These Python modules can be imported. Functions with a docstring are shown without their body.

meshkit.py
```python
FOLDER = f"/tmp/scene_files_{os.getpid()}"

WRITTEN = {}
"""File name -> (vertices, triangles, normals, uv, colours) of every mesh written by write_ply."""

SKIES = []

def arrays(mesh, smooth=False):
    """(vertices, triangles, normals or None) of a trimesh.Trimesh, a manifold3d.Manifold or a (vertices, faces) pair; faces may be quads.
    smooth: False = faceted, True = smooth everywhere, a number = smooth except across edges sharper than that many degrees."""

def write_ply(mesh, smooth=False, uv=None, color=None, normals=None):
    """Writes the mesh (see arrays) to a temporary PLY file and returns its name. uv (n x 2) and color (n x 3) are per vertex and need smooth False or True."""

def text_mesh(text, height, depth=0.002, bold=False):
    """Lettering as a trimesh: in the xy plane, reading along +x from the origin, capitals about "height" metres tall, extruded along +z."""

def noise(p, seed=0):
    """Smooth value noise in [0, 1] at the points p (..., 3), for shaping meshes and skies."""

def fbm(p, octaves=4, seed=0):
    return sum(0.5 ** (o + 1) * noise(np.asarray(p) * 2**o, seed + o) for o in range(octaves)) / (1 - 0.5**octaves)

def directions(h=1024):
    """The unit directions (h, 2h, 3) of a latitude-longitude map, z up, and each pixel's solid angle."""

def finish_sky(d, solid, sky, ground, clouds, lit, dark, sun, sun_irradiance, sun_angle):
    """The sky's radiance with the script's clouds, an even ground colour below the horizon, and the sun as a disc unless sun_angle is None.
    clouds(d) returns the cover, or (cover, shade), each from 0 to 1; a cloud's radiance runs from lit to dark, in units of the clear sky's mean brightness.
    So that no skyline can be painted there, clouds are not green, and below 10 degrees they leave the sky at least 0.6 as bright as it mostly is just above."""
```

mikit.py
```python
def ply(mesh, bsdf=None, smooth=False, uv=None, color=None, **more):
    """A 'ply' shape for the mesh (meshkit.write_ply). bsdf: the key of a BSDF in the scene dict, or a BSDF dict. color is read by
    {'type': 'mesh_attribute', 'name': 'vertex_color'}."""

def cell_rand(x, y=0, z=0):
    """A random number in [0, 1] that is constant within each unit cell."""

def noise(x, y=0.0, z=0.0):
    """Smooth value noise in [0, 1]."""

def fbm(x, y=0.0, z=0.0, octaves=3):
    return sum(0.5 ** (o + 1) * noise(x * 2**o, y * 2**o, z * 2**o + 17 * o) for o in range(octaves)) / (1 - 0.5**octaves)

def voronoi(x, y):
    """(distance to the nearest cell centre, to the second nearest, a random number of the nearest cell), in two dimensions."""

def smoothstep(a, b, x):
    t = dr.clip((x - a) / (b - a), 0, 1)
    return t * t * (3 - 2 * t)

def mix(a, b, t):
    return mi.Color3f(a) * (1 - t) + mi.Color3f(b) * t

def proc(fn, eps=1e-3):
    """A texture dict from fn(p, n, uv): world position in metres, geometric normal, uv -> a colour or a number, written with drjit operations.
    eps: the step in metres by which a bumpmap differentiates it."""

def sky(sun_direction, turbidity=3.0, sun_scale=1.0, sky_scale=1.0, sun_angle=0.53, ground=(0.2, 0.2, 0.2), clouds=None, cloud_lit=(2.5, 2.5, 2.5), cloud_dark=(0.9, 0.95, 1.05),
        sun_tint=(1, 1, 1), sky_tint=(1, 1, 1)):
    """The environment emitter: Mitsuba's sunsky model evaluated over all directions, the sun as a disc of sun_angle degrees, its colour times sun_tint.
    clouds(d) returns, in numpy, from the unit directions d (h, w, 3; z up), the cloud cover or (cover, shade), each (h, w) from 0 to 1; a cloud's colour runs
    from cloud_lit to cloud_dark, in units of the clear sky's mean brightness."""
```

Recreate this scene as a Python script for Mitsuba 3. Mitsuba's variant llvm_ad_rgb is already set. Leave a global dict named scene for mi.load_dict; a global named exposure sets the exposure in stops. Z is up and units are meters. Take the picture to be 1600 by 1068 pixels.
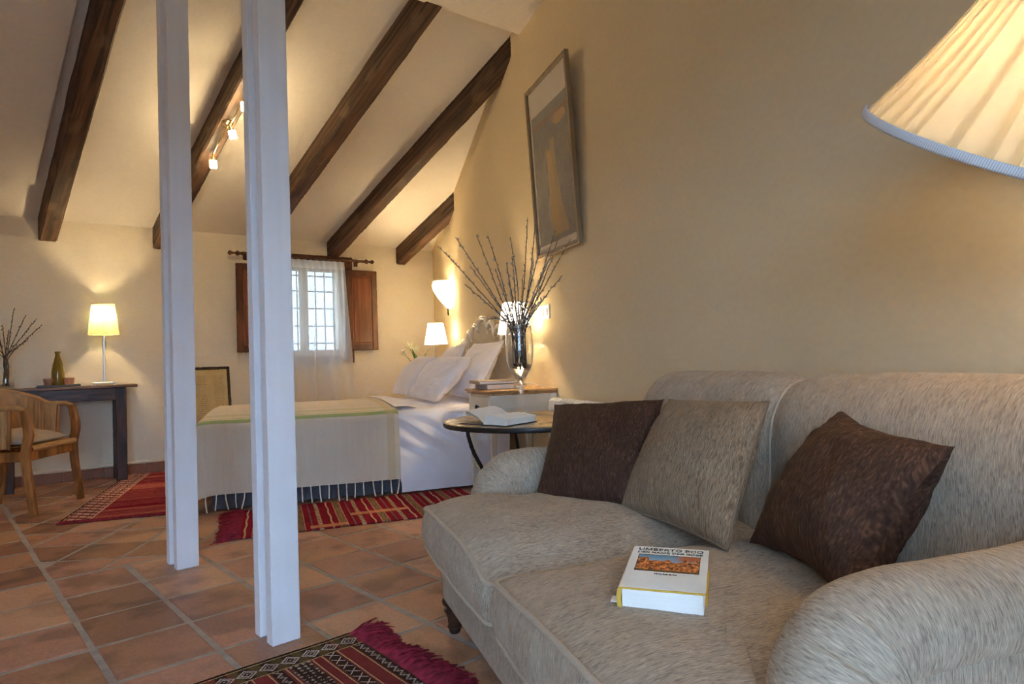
import math
import numpy as np
import drjit as dr
import mitsuba as mi
import trimesh
import mikit
import meshkit
from mikit import proc, noise, fbm, voronoi, cell_rand, smoothstep, mix
from shapely.geometry import Polygon, box as sbox
from shapely.affinity import rotate as srot, translate as stra

T4 = mi.ScalarTransform4f
scene, labels = {}, {}
exposure = 2.62

# ------------------------------------------------------------------ camera
CAM_H = 0.90
YAW, PITCH, ROLL, FPX = -0.738129977, 0.0264390254, -0.0332196438, 1013.49932


def cam_axes():
    ca, sa = math.cos(YAW), math.sin(YAW)
    r, f, u = np.array([ca, sa, 0]), np.array([-sa, ca, 0]), np.array([0, 0, 1.0])
    f2, u2 = f * math.cos(PITCH) + u * math.sin(PITCH), u * math.cos(PITCH) - f * math.sin(PITCH)
    return r * math.cos(ROLL) + u2 * math.sin(ROLL), u2 * math.cos(ROLL) - r * math.sin(ROLL), f2


_r, _u, _f = cam_axes()
EYE = np.array([0, 0, CAM_H])
scene["camera"] = {
    "type": "perspective", "fov_axis": "x", "fov": math.degrees(2 * math.atan(800 / FPX)),
    "to_world": T4().look_at(origin=EYE.tolist(), target=(EYE + _f).tolist(), up=_u.tolist()),
    "near_clip": 0.02, "far_clip": 200.0,
}

# ------------------------------------------------------------------ daylight: an overcast sky through the windows
def overcast(d):
    n = meshkit.fbm(d * 3.0 + 5.0, 3, 4)
    return np.ones(d.shape[:-1]), np.clip(0.25 + 0.6 * (n - 0.5), 0, 1)


SKY = 14.0
scene["sky"] = mikit.sky([0.3, -0.5, 0.8], turbidity=4.0, sun_scale=0.0, sky_scale=SKY, sun_angle=None, ground=(0.22, 0.2, 0.17),
                         clouds=overcast, cloud_lit=(0.79, 1.22, 1.84), cloud_dark=(0.62, 0.96, 1.44))

# lamp strengths (radiance of each glowing bulb)
WARM = np.array([1.0, 0.66, 0.30])
WARM_SILK = np.array([1.0, 0.80, 0.56])
WARM_SOFT = np.array([1.0, 0.77, 0.44])
L_DESK, L_BED, L_BEDFAR, L_SCONCE, L_TRACK, L_FLOOR = 225.0, 230.0, 320.0, 220.0, 31.5, 20.0
G_BED, G_BEDFAR, G_SCONCE = 0.95, 1.3, 1.9        # radiance of the glowing shades

# ------------------------------------------------------------------ frames
# right wall frame: s along the wall (away from the camera), d distance into the room, z up
WR = 0.4006
RD = np.array([math.sin(WR), math.cos(WR), 0.0])
RN = np.array([RD[1], -RD[0], 0.0])
CORNER = np.array([4.428, 6.203, 0.0])
CD = float(CORNER @ RN)
# back wall frame: u along the wall, w distance into the room, z up
TH = -0.0999
BD = np.array([math.cos(TH), math.sin(TH), 0.0])
BN = np.array([-BD[1], BD[0], 0.0])
BP = np.array([1.137, 6.533, 0.0])
U_CORNER = float((CORNER - BP) @ BD)


def G(s, d, z=0.0):
    return RD * s + RN * (CD - d) + np.array([0, 0, z])


def B(u, w, z=0.0):
    return BP + BD * u - BN * w + np.array([0, 0, z])


def frame(o, x, y=None, z=(0, 0, 1)):
    x, z = np.asarray(x, float), np.asarray(z, float)
    y = np.cross(z, x) if y is None else np.asarray(y, float)
    M = np.eye(4)
    M[:3, 0], M[:3, 1], M[:3, 2], M[:3, 3] = x, y, z, o
    return M


MG = frame(RN * CD, RD, -RN)               # local (s, d, z)
MB = frame(BP, BD, BN)                      # local (u, -w, z)


def turned(M, x, y, z, deg=0.0):
    c, s = math.cos(math.radians(deg)), math.sin(math.radians(deg))
    L = np.array([[c, -s, 0, x], [s, c, 0, y], [0, 0, 1, z], [0, 0, 0, 1.0]])
    return M @ L


# ------------------------------------------------------------------ mesh helpers: every mesh is (vertices, faces)
def xf(mesh, M):
    v, f = vf(mesh)
    return v @ M[:3, :3].T + M[:3, 3], (f if np.linalg.det(M[:3, :3]) > 0 else f[:, ::-1])


def vf(mesh):
    if isinstance(mesh, tuple):
        v, f = np.asarray(mesh[0], float), np.asarray(mesh[1], int)
        if f.shape[1] == 4:
            f = np.vstack([f[:, [0, 1, 2]], f[:, [0, 2, 3]]])
        return v, f
    return np.array(mesh.vertices), np.array(mesh.faces)


def join(*ms):
    vs, fs, n = [], [], 0
    for m in ms:
        v, f = vf(m)
        vs.append(v)
        fs.append(f + n)
        n += len(v)
    return np.vstack(vs), np.vstack(fs)


def hull(pts):
    h = trimesh.convex.convex_hull(np.asarray(pts, float))
    return np.array(h.vertices), np.array(h.faces)


def cbox(x0, x1, y0, y1, z0, z1, b=0.004):
    """A box with chamfered edges."""
    b = min(b, 0.45 * min(x1 - x0, y1 - y0, z1 - z0))
    p = []
    for i in (0, 1):
        for j in (0, 1):
            for k in (0, 1):
                X, Y, Z = (x0, x1)[i], (y0, y1)[j], (z0, z1)[k]
                dx, dy, dz = (b, -b)[i], (b, -b)[j], (b, -b)[k]
                p += [(X, Y + dy, Z + dz), (X + dx, Y, Z + dz), (X + dx, Y + dy, Z)]
    return hull(p)


def grid(P, wrap_u=False, wrap_v=False):
    """P (nu, nv, 3) -> quads as triangles."""
    nu, nv = P.shape[:2]
    i = np.arange(nu if wrap_u else nu - 1)
    j = np.arange(nv if wrap_v else nv - 1)
    I, J = np.meshgrid(i, j, indexing="ij")
    a, b = I * nv + J, ((I + 1) % nu) * nv + J
    c, d = ((I + 1) % nu) * nv + (J + 1) % nv, I * nv + (J + 1) % nv
    f = np.stack([np.stack([a, b, c], -1), np.stack([a, c, d], -1)], 2).reshape(-1, 3)
    return P.reshape(-1, 3).astype(float), f


def lathe(prof, n=32, c=(0, 0, 0)):
    """prof: (r, z) from bottom to top; outward normals."""
    prof = np.asarray(prof, float)
    a = np.linspace(0, 2 * np.pi, n, endpoint=False)
    P = np.stack([np.outer(np.cos(a), prof[:, 0]), np.outer(np.sin(a), prof[:, 0]), np.tile(prof[:, 1], (n, 1))], -1) + np.asarray(c)
    return grid(P, wrap_u=True)


def tube(path, r, n=8, caps=True, closed=False):
    path = np.asarray(path, float)
    m = len(path)
    r = np.broadcast_to(np.asarray(r, float), (m,))
    t = np.gradient(path, axis=0) if not closed else np.roll(path, -1, 0) - np.roll(path, 1, 0)
    t /= np.linalg.norm(t, axis=1, keepdims=True) + 1e-12
    ref = np.array([0, 0, 1.0]) if abs(t[0, 2]) < 0.9 else np.array([1.0, 0, 0])
    x = np.cross(ref, t[0])
    x /= np.linalg.norm(x)
    a = np.linspace(0, 2 * np.pi, n, endpoint=False)
    rows = []
    for k in range(m):
        x = x - t[k] * (x @ t[k])
        x /= np.linalg.norm(x) + 1e-12
        y = np.cross(t[k], x)
        rows.append(path[k] + r[k] * (np.outer(np.cos(a), x) + np.outer(np.sin(a), y)))
    v, f = grid(np.array(rows), wrap_u=closed, wrap_v=True)
    f = f[:, ::-1]
    if caps and not closed:
        v = np.vstack([v, path[0], path[-1]])
        i, j = np.arange(n), (np.arange(n) + 1) % n
        f = np.vstack([f, np.stack([i, np.full(n, m * n), j], 1)[:, ::-1][:, [0, 1, 2]], np.stack([(m - 1) * n + i, (m - 1) * n + j, np.full(n, m * n + 1)], 1)])
    return v, f


def bez(pts, n=16):
    """Catmull-Rom through the points."""
    p = np.asarray(pts, float)
    p = np.vstack([2 * p[0] - p[1], p, 2 * p[-1] - p[-2]])
    out = []
    for k in range(1, len(p) - 2):
        t = np.linspace(0, 1, n, endpoint=False)[:, None]
        out.append(0.5 * (2 * p[k] + (p[k + 1] - p[k - 1]) * t + (2 * p[k - 1] - 5 * p[k] + 4 * p[k + 1] - p[k + 2]) * t**2 + (3 * p[k] - p[k - 1] - 3 * p[k + 1] + p[k + 2]) * t**3))
    return np.vstack(out + [p[-2][None]])


def extrude(poly, h, z=0.0):
    m = trimesh.creation.extrude_polygon(poly, h, engine="earcut")
    return np.array(m.vertices) + [0, 0, z], np.array(m.faces)


def ell(c, r, sub=1, M=None):
    m = trimesh.creation.icosphere(subdivisions=sub, radius=1.0)
    v = np.array(m.vertices) * np.asarray(r, float)
    if M is not None:
        v = v @ np.asarray(M).T
    return v + np.asarray(c), np.array(m.faces)


def add(key, mesh, bsdf, smooth=35, M=None, uv=None, label=None, cat=None, group=None, kind=None, **more):
    """ONE entry of scene; a taken key gets the next number."""
    k, n = key, 0
    while k in scene:
        n += 1
        k = f"{key}_{n:03d}"
    mesh = vf(mesh) if M is None else xf(mesh, M)
    scene[k] = mikit.ply(mesh, bsdf, smooth=smooth, uv=uv, **more)
    say(k, label, cat, group, kind)
    return k


def say(k, label=None, cat=None, group=None, kind=None):
    e = {a: b for a, b in (("label", label), ("category", cat), ("group", group), ("kind", kind)) if b}
    if e:
        labels[k] = e
    return k


USED = set()


def thing(name, label, cat, group=None):
    k, n = name, 0
    while k in USED:
        n += 1
        k = f"{name}_{n:03d}"
    USED.add(k)
    return say(k, label, cat, group)


# ------------------------------------------------------------------ materials
def rgb(*c):
    return {"type": "rgb", "value": [float(x) for x in c]}


def mat(name, color, rough=0.6, two=True, bump=None, bump_scale=1.0, **kw):
    col = color if isinstance(color, dict) else rgb(*color) if isinstance(color, (tuple, list)) else proc(color)
    b = {"type": "principled", "base_color": col, "roughness": rough if not callable(rough) else proc(rough), "specular": kw.pop("specular", 0.4), **kw}
    if bump is not None:
        b = {"type": "bumpmap", "arbitrary": proc(bump, eps=kw.get("eps", 6e-4)), "scale": float(bump_scale), "bsdf": b}
    scene[name] = {"type": "twosided", "bsdf": b} if two else b
    return name


def lin(r, g, b):
    c = np.array([r, g, b]) / 255.0
    return tuple(np.where(c < 0.04045, c / 12.92, ((c + 0.055) / 1.055) ** 2.4).tolist())


def plaster(c1, c2):
    return lambda p, n, uv: mix(c1, c2, fbm(p.x * 3.1, p.y * 3.1, p.z * 3.1, octaves=3)) * (0.97 + 0.06 * noise(p.x * 60, p.y * 60, p.z * 60))


def plaster_bump(p, n, uv):
    return 0.0012 * noise(p.x * 7, p.y * 7, p.z * 7) + 0.0004 * noise(p.x * 38, p.y * 38, p.z * 38)


mat("m_wall", plaster((0.75, 0.665, 0.52), (0.79, 0.705, 0.56)), 0.85, bump=plaster_bump, specular=0.2)
mat("m_ochre", plaster((0.65, 0.525, 0.33), (0.69, 0.56, 0.355)), 0.8, bump=plaster_bump, specular=0.2)
mat("m_ceil", plaster((0.75, 0.68, 0.58), (0.78, 0.71, 0.61)), 0.85, bump=plaster_bump, specular=0.2)
mat("m_white", (0.75, 0.74, 0.72), 0.5)


def beam_wood(p, n, uv):
    a = p.x * 0.035 + p.y * -0.926 + p.z * 0.376
    b = p.x * 0.99 + p.y * 0.06 + p.z * 0.05
    c = p.y * 0.376 + p.z * 0.926
    g = fbm(a * 2.2, b * 45, c * 45, octaves=3)
    g2 = noise(a * 9, b * 120, c * 120)
    patch = fbm(a * 5, b * 9, c * 9 + 7, octaves=3)
    col = mix(lin(34, 23, 17), lin(90, 64, 46), smoothstep(0.3, 0.75, g) * 0.75 + 0.2 * g2)
    return mix(col, lin(100, 82, 62), smoothstep(0.56, 0.74, patch) * 0.45)


mat("m_beam", beam_wood, 0.62, bump=lambda p, n, uv: 0.004 * fbm((p.x * 0.035 - p.y * 0.926 + p.z * 0.376) * 3, p.x * 60, (p.y * 0.376 + p.z * 0.926) * 60, octaves=2))


def tile_col(base, dark, ochre):
    def fn(p, n, uv):
        a = fbm(p.x * 8, p.y * 8, 3.0, octaves=3)
        b = fbm(p.x * 3 + 9, p.y * 3, 1.0, octaves=2)
        c = noise(p.x * 160, p.y * 160, 0.0)
        col = mix(base, dark, smoothstep(0.42, 0.72, a) * 0.7)
        col = mix(col, ochre, smoothstep(0.5, 0.75, b) * 0.6)
        return col * (0.9 + 0.2 * c)
    return fn


TILES = []
for k, (a, b, c) in enumerate([((172, 124, 92), (134, 96, 72), (186, 144, 102)), ((156, 110, 84), (116, 82, 64), (176, 132, 90)), ((186, 140, 108), (148, 108, 84), (196, 154, 114)),
                               ((142, 100, 76), (102, 74, 58), (164, 118, 80)), ((168, 120, 96), (128, 90, 74), (180, 134, 104))]):
    TILES.append(mat(f"m_tile_{k}", tile_col(lin(*a), lin(*b), lin(*c)), lambda p, n, uv: 0.34 + 0.25 * fbm(p.x * 12, p.y * 12, 5.0, octaves=2), specular=0.35,
                     bump=lambda p, n, uv: 0.0016 * fbm(p.x * 22, p.y * 22, 0.0, octaves=3)))
mat("m_mortar", lambda p, n, uv: mix(lin(138, 124, 110), lin(168, 154, 138), fbm(p.x * 30, p.y * 30, 0.0)), 0.9)
mat("m_skirt", tile_col(lin(140, 92, 66), lin(112, 72, 54), lin(154, 108, 74)), 0.55)


def paint_white(p, n, uv):
    g = fbm(p.x * 60, p.y * 60, p.z * 2.2, octaves=2)
    return mix((0.66, 0.63, 0.63), (0.71, 0.68, 0.675), g)


mat("m_post", paint_white, 0.5, bump=lambda p, n, uv: 0.0003 * fbm(p.x * 90, p.y * 90, p.z * 3.0, octaves=2))


def wood_fn(c1, c2, k=(3, 40, 40), seed=0.0):
    def fn(p, n, uv):
        g = fbm(p.x * k[0] + seed, p.y * k[1], p.z * k[2], octaves=3)
        return mix(c1, c2, smoothstep(0.28, 0.72, g))
    return fn


mat("m_desk", wood_fn(lin(44, 28, 22), lin(86, 56, 40), (5, 50, 50)), 0.35)
mat("m_desk_top", wood_fn(lin(76, 52, 36), lin(128, 94, 66), (5, 50, 50)), 0.35)
mat("m_desk_leg", wood_fn(lin(38, 26, 22), lin(70, 46, 36), (40, 40, 4)), 0.4)
mat("m_chair", wood_fn(lin(108, 66, 30), lin(168, 110, 56), (30, 30, 5)), 0.4)
mat("m_wicker", lambda p, n, uv: mix(lin(150, 106, 62), lin(206, 162, 106), 0.5 + 0.5 * dr.sin(uv.x * 460) * dr.sin(uv.y * 520)) * (0.8 + 0.4 * noise(uv.x * 90, uv.y * 30)), 0.55)
mat("m_shutter", wood_fn(lin(48, 25, 18), lin(82, 44, 30), (40, 40, 4)), 0.4)
mat("m_shutter_panel", wood_fn(lin(80, 42, 27), lin(112, 64, 40), (60, 60, 3), 4.0), 0.4)
mat("m_rod", wood_fn(lin(52, 30, 20), lin(96, 58, 36), (20, 60, 60)), 0.35)
mat("m_sash", (0.42, 0.37, 0.31), 0.5)
mat("m_iron", (0.025, 0.024, 0.023), 0.4, metallic=0.6)
mat("m_iron_out", (0.05, 0.05, 0.055), 0.6)


def chenille(c1, c2, c3, fu=1000.0, fv=130.0):
    def fn(p, n, uv):
        a = noise(uv.x * fu, uv.y * fv, 1.0)
        b = noise(uv.x * fu * 0.45 + 40, uv.y * fv * 0.5, 4.0)
        c = fbm(uv.x * 24, uv.y * 17, 9.0, octaves=3)
        t = 0.52 * a + 0.30 * b + 0.20 * (c - 0.5)
        return mix(mix(c1, c2, smoothstep(0.10, 0.45, t)), c3, smoothstep(0.42, 0.80, t))
    return fn


def chen_bump(p, n, uv):
    return 0.0004 * noise(uv.x * 1000, uv.y * 130, 1.0) + 0.0002 * noise(uv.x * 800, uv.y * 700, 2.0)


mat("m_sofa", chenille(lin(130, 115, 98), lin(159, 143, 123), lin(184, 168, 147)), 0.8, sheen=0.35, bump=chen_bump, specular=0.2)
mat("m_piping", chenille(lin(146, 130, 112), lin(168, 152, 132), lin(188, 172, 151), 900, 300), 0.8, sheen=0.3, specular=0.2)
mat("m_brown", chenille(lin(38, 24, 18), lin(58, 39, 29), lin(88, 61, 45), 800.0, 140.0), 0.75, sheen=0.5, bump=chen_bump, specular=0.2)
mat("m_taupe", chenille(lin(94, 80, 63), lin(122, 106, 86), lin(148, 131, 108), 1000.0, 110.0), 0.8, sheen=0.3, bump=chen_bump, specular=0.2)
mat("m_taupe_cord", lin(112, 97, 79), 0.8)
mat("m_turned", wood_fn(lin(36, 22, 16), lin(64, 40, 28), (20, 20, 8)), 0.35)


def linen(p, n, uv):
    return mix((0.74, 0.71, 0.74), (0.80, 0.775, 0.79), fbm(p.x * 9, p.y * 9, p.z * 9, octaves=2))


mat("m_linen", linen, 0.85, sheen=0.2, specular=0.2, bump=lambda p, n, uv: 0.008 * fbm(p.x * 13, p.y * 13, p.z * 13, octaves=4))
mat("m_brass", (0.70, 0.55, 0.30), 0.25, metallic=1.0)
mat("m_chrome", (0.75, 0.74, 0.72), 0.18, metallic=1.0)
mat("m_nickel", (0.62, 0.60, 0.57), 0.35, metallic=1.0)
mat("m_silver", lambda p, n, uv: mix((0.78, 0.72, 0.62), (0.88, 0.84, 0.76), fbm(p.x * 25, p.y * 25, p.z * 25)), 0.28, metallic=0.4, specular=0.8)
mat("m_cream", lambda p, n, uv: mix(lin(196, 190, 172), lin(212, 206, 190), fbm(p.x * 10, p.y * 10, p.z * 10)), 0.5)
mat("m_bs_top", wood_fn(lin(150, 112, 72), lin(192, 152, 104), (30, 6, 30)), 0.4)
mat("m_knob", (0.03, 0.027, 0.025), 0.35)
mat("m_radiator", (0.74, 0.73, 0.70), 0.4)
mat("m_plate", (0.80, 0.78, 0.74), 0.35)
mat("m_paper", lambda p, n, uv: mix((0.72, 0.68, 0.60), (0.80, 0.77, 0.70), noise(p.x * 3, p.y * 3, p.z * 1500)), 0.85)
mat("m_page", (0.78, 0.75, 0.68), 0.85)
mat("m_book_dark", (0.03, 0.035, 0.05), 0.5)
mat("m_book_grey", (0.30, 0.27, 0.25), 0.6)
mat("m_book_tan", (0.33, 0.25, 0.18), 0.6)
mat("m_stem", (0.075, 0.05, 0.035), 0.7)
mat("m_bud", (0.36, 0.33, 0.31), 0.8, sheen=0.5)
mat("m_bud_dark", (0.14, 0.095, 0.065), 0.7)
scene["m_glass"] = {"type": "dielectric", "int_ior": 1.5, "ext_ior": 1.0}
scene["m_water"] = {"type": "dielectric", "int_ior": 1.33, "ext_ior": 1.0}
scene["m_pane"] = {"type": "thindielectric", "int_ior": 1.5}
scene["m_amber"] = {"type": "principled", "base_color": rgb(0.50, 0.36, 0.06), "roughness": 0.08, "spec_trans": 0.75, "eta": 1.5}
scene["m_pink"] = {"type": "principledthin", "base_color": rgb(0.80, 0.62, 0.53), "roughness": 0.12, "spec_trans": 0.72, "diff_trans": 0.9, "eta": 1.4}


def shade_mat(name, color, trans=1.1):
    scene[name] = {"type": "principledthin", "base_color": color if isinstance(color, dict) else rgb(*color), "roughness": 0.8, "spec_trans": 0.0, "diff_trans": float(trans), "eta": 1.3, "spec_tint": 0.0}
    return name


shade_mat("m_shade_cream", (0.88, 0.71, 0.38), 0.36)
shade_mat("m_shade_white", (0.88, 0.84, 0.76))
shade_mat("m_shade_silk", (0.93, 0.86, 0.70), 1.7)
shade_mat("m_added_lining", (0.89, 0.78, 0.60), 0.66)
shade_mat("m_sconce", proc(lambda p, n, uv: mix((0.80, 0.66, 0.42), (0.92, 0.86, 0.72), smoothstep(0.3, 0.6, fbm(uv.x * 9, uv.y * 30, 0.0)))))
shade_mat("m_frost", (0.93, 0.90, 0.84), 1.5)
mat("m_trim", lambda p, n, uv: mix(lin(168, 168, 172), lin(206, 203, 199), 0.5 + 0.5 * dr.sin(uv.x * 1700)), 0.6)
scene["m_sheer_cloth"] = {"type": "principledthin", "base_color": rgb(0.84, 0.82, 0.78), "roughness": 0.9, "spec_trans": 0.0, "diff_trans": 1.0, "eta": 1.2}
scene["m_sheer"] = {"type": "blendbsdf", "weight": 0.60, "a": {"type": "thindielectric", "int_ior": 1.05}, "b": {"type": "ref", "id": "m_sheer_cloth"}}
scene["m_header"] = {"type": "blendbsdf", "weight": 0.9, "a": {"type": "thindielectric", "int_ior": 1.05}, "b": {"type": "ref", "id": "m_sheer_cloth"}}
scene["m_petal"] = {"type": "principledthin", "base_color": rgb(0.85, 0.84, 0.62), "roughness": 0.6, "spec_trans": 0.0, "diff_trans": 0.7, "eta": 1.3}
mat("m_leaf", (0.10, 0.20, 0.04), 0.5)


def glow(strength, tint=WARM_SOFT):
    return {"type": "area", "radiance": rgb(*(np.asarray(tint) * strength))}

# ================================================================== THE SETTING
rng = np.random.default_rng(7)
S_REAR, D_LEFT = -0.8, 3.7
U_LEFT = -2.3
Z_SOFFIT = 3.25
W_RIDGE = 2.955
SLOPE, Z_EAVE = 0.41, 2.195
LB = B(U_LEFT, 0)                    # left back corner
RL = G(S_REAR, D_LEFT)               # rear left corner
RR = G(S_REAR, 0)                    # rear right corner


def wall_slab(p0, p1, z0, z1, out, holes=(), t=0.30):
    """A wall from p0 to p1 (floor points), thickness t on the side 'out'; holes (a0, a1, z0, z1) along it."""
    p0, p1 = np.asarray(p0, float), np.asarray(p1, float)
    L = np.linalg.norm(p1 - p0)
    x = (p1 - p0) / L
    poly = Polygon([(-t, z0), (L + t, z0), (L + t, z1), (-t, z1)])
    for a0, a1, b0, b1 in holes:
        poly = poly.difference(sbox(a0, b0, a1, b1))
    v, f = extrude(poly, t)
    P = p0 + np.outer(v[:, 0], x) + np.outer(v[:, 1], [0, 0, 1.0]) + np.outer(v[:, 2], out)
    if np.dot(np.cross(x, [0, 0, 1.0]), out) < 0:
        f = f[:, ::-1]
    return P, f


# window opening in the back wall, u range
WIN = (1.46, 2.21, 1.02, 1.93)
LBACK = U_CORNER - U_LEFT
add("wall_back", wall_slab(B(U_LEFT, 0), B(U_CORNER, 0), -0.1, 3.9, BN, [(WIN[0] - U_LEFT, WIN[1] - U_LEFT, WIN[2], WIN[3])]), "m_wall", False, kind="structure", label="cream plastered back wall with the small window")
add("wall_right", wall_slab(CORNER, RR, -0.1, 3.9, RN), "m_ochre", False, kind="structure", label="long ochre wall behind the sofa and bed head")
DOOR = (1.15, 2.95, 0.06, 2.20)      # French door behind the camera: d range
add("wall_rear", wall_slab(RR, RL, -0.1, 3.9, -RD, [DOOR]), "m_wall", False, kind="structure", label="rear wall behind the viewer with a glazed door")
_lo = np.array([-(LB - RL)[1], (LB - RL)[0], 0.0])
_lo /= np.linalg.norm(_lo)
add("wall_left", wall_slab(RL, LB, -0.1, 3.9, _lo), "m_wall", False, kind="structure", label="left wall outside the view")


def prism(poly2, zf0, zf1):
    """A slab over a convex floor polygon (n, 2) between the heights zf0(p) and zf1(p)."""
    p = np.asarray(poly2, float)
    lo = [(*q, zf0(q)) for q in p]
    hi = [(*q, zf1(q)) for q in p]
    return hull(lo + hi)


def slope_z(q):
    w = -float((np.array([q[0], q[1], 0]) - BP) @ BN)
    return Z_EAVE + SLOPE * w


def b2(u, w):
    return B(u, w)[:2]


add("ceiling", prism([b2(-3.2, -0.35), b2(4.0, -0.35), b2(4.0, W_RIDGE + 0.2), b2(-3.2, W_RIDGE + 0.2)], slope_z, lambda q: slope_z(q) + 0.15), "m_ceil", False, kind="structure", label="sloping white plaster ceiling between dark beams")
add("ceiling_001", prism([b2(-3.6, W_RIDGE), b2(4.2, W_RIDGE), b2(4.2, 9.6), b2(-3.6, 9.6)], lambda q: Z_SOFFIT, lambda q: 3.85), "m_ceil", False, kind="structure", label="flat white plaster ceiling above the sofa")
BE = 0.128                            # beams drift sideways by this much per metre
add("ceiling_002", prism([b2(-3.0, 0.50), b2(-0.445, 0.50), b2(-0.445 + BE * 2.25, W_RIDGE - 0.02), b2(-3.0, W_RIDGE - 0.02)], lambda q: slope_z(q) - 0.045, slope_z), "m_ceil", False, kind="structure", label="boarded ceiling panel left of the beams")

# ---- floor: mortar bed with every tile a piece of its own
zone = Polygon([tuple(CORNER[:2]), tuple(RR[:2]), tuple(RL[:2]), tuple(LB[:2])])
add("floor", prism([q for q in np.array(zone.exterior.coords)[:-1]], lambda q: -0.12, lambda q: -0.003), "m_mortar", False, kind="structure", label="terracotta tile floor with pale joints")
X0, PX, Y0, PY = 0.406, 0.2945, 1.89, 0.3225
R1 = Polygon([(-6, -6), (0.406, -6), (0.406, 9), (-6, 9)])
R2 = Polygon([(0.406, -6), (1.285, -6), (1.285, 3.5025), (0.406, 3.5025)])
R3 = Polygon([(1.285, -6), (7, -6), (7, 3.825), (1.285, 3.825)])
R4 = Polygon([(0.406, 3.5025), (1.285, 3.5025), (1.285, 3.825), (7, 3.825), (7, 9), (0.406, 9)])
cells = []
for i in range(-12, 20):
    for j in range(-12, 20):
        c = sbox(X0 + i * PX, Y0 + j * PY, X0 + (i + 1) * PX, Y0 + (j + 1) * PY)
        for R in (R1, R2, R3):
            q = c.intersection(R)
            if q.area > 0.004:
                cells.append(q)
for i in range(-30, 30):
    for j in range(-30, 30):
        c = srot(sbox(0.41 + i * 0.295, 4.249 + j * 0.295, 0.41 + (i + 1) * 0.295, 4.249 + (j + 1) * 0.295), -36.5, origin=(0.41, 4.249))
        q = c.intersection(R4)
        if q.area > 0.004:
            cells.append(q)


def project(p):
    d = np.asarray(p, float) - EYE
    z = d @ _f
    return np.array([FPX * (d @ _r) / z + 800, -FPX * (d @ _u) / z + 534, z])


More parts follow.
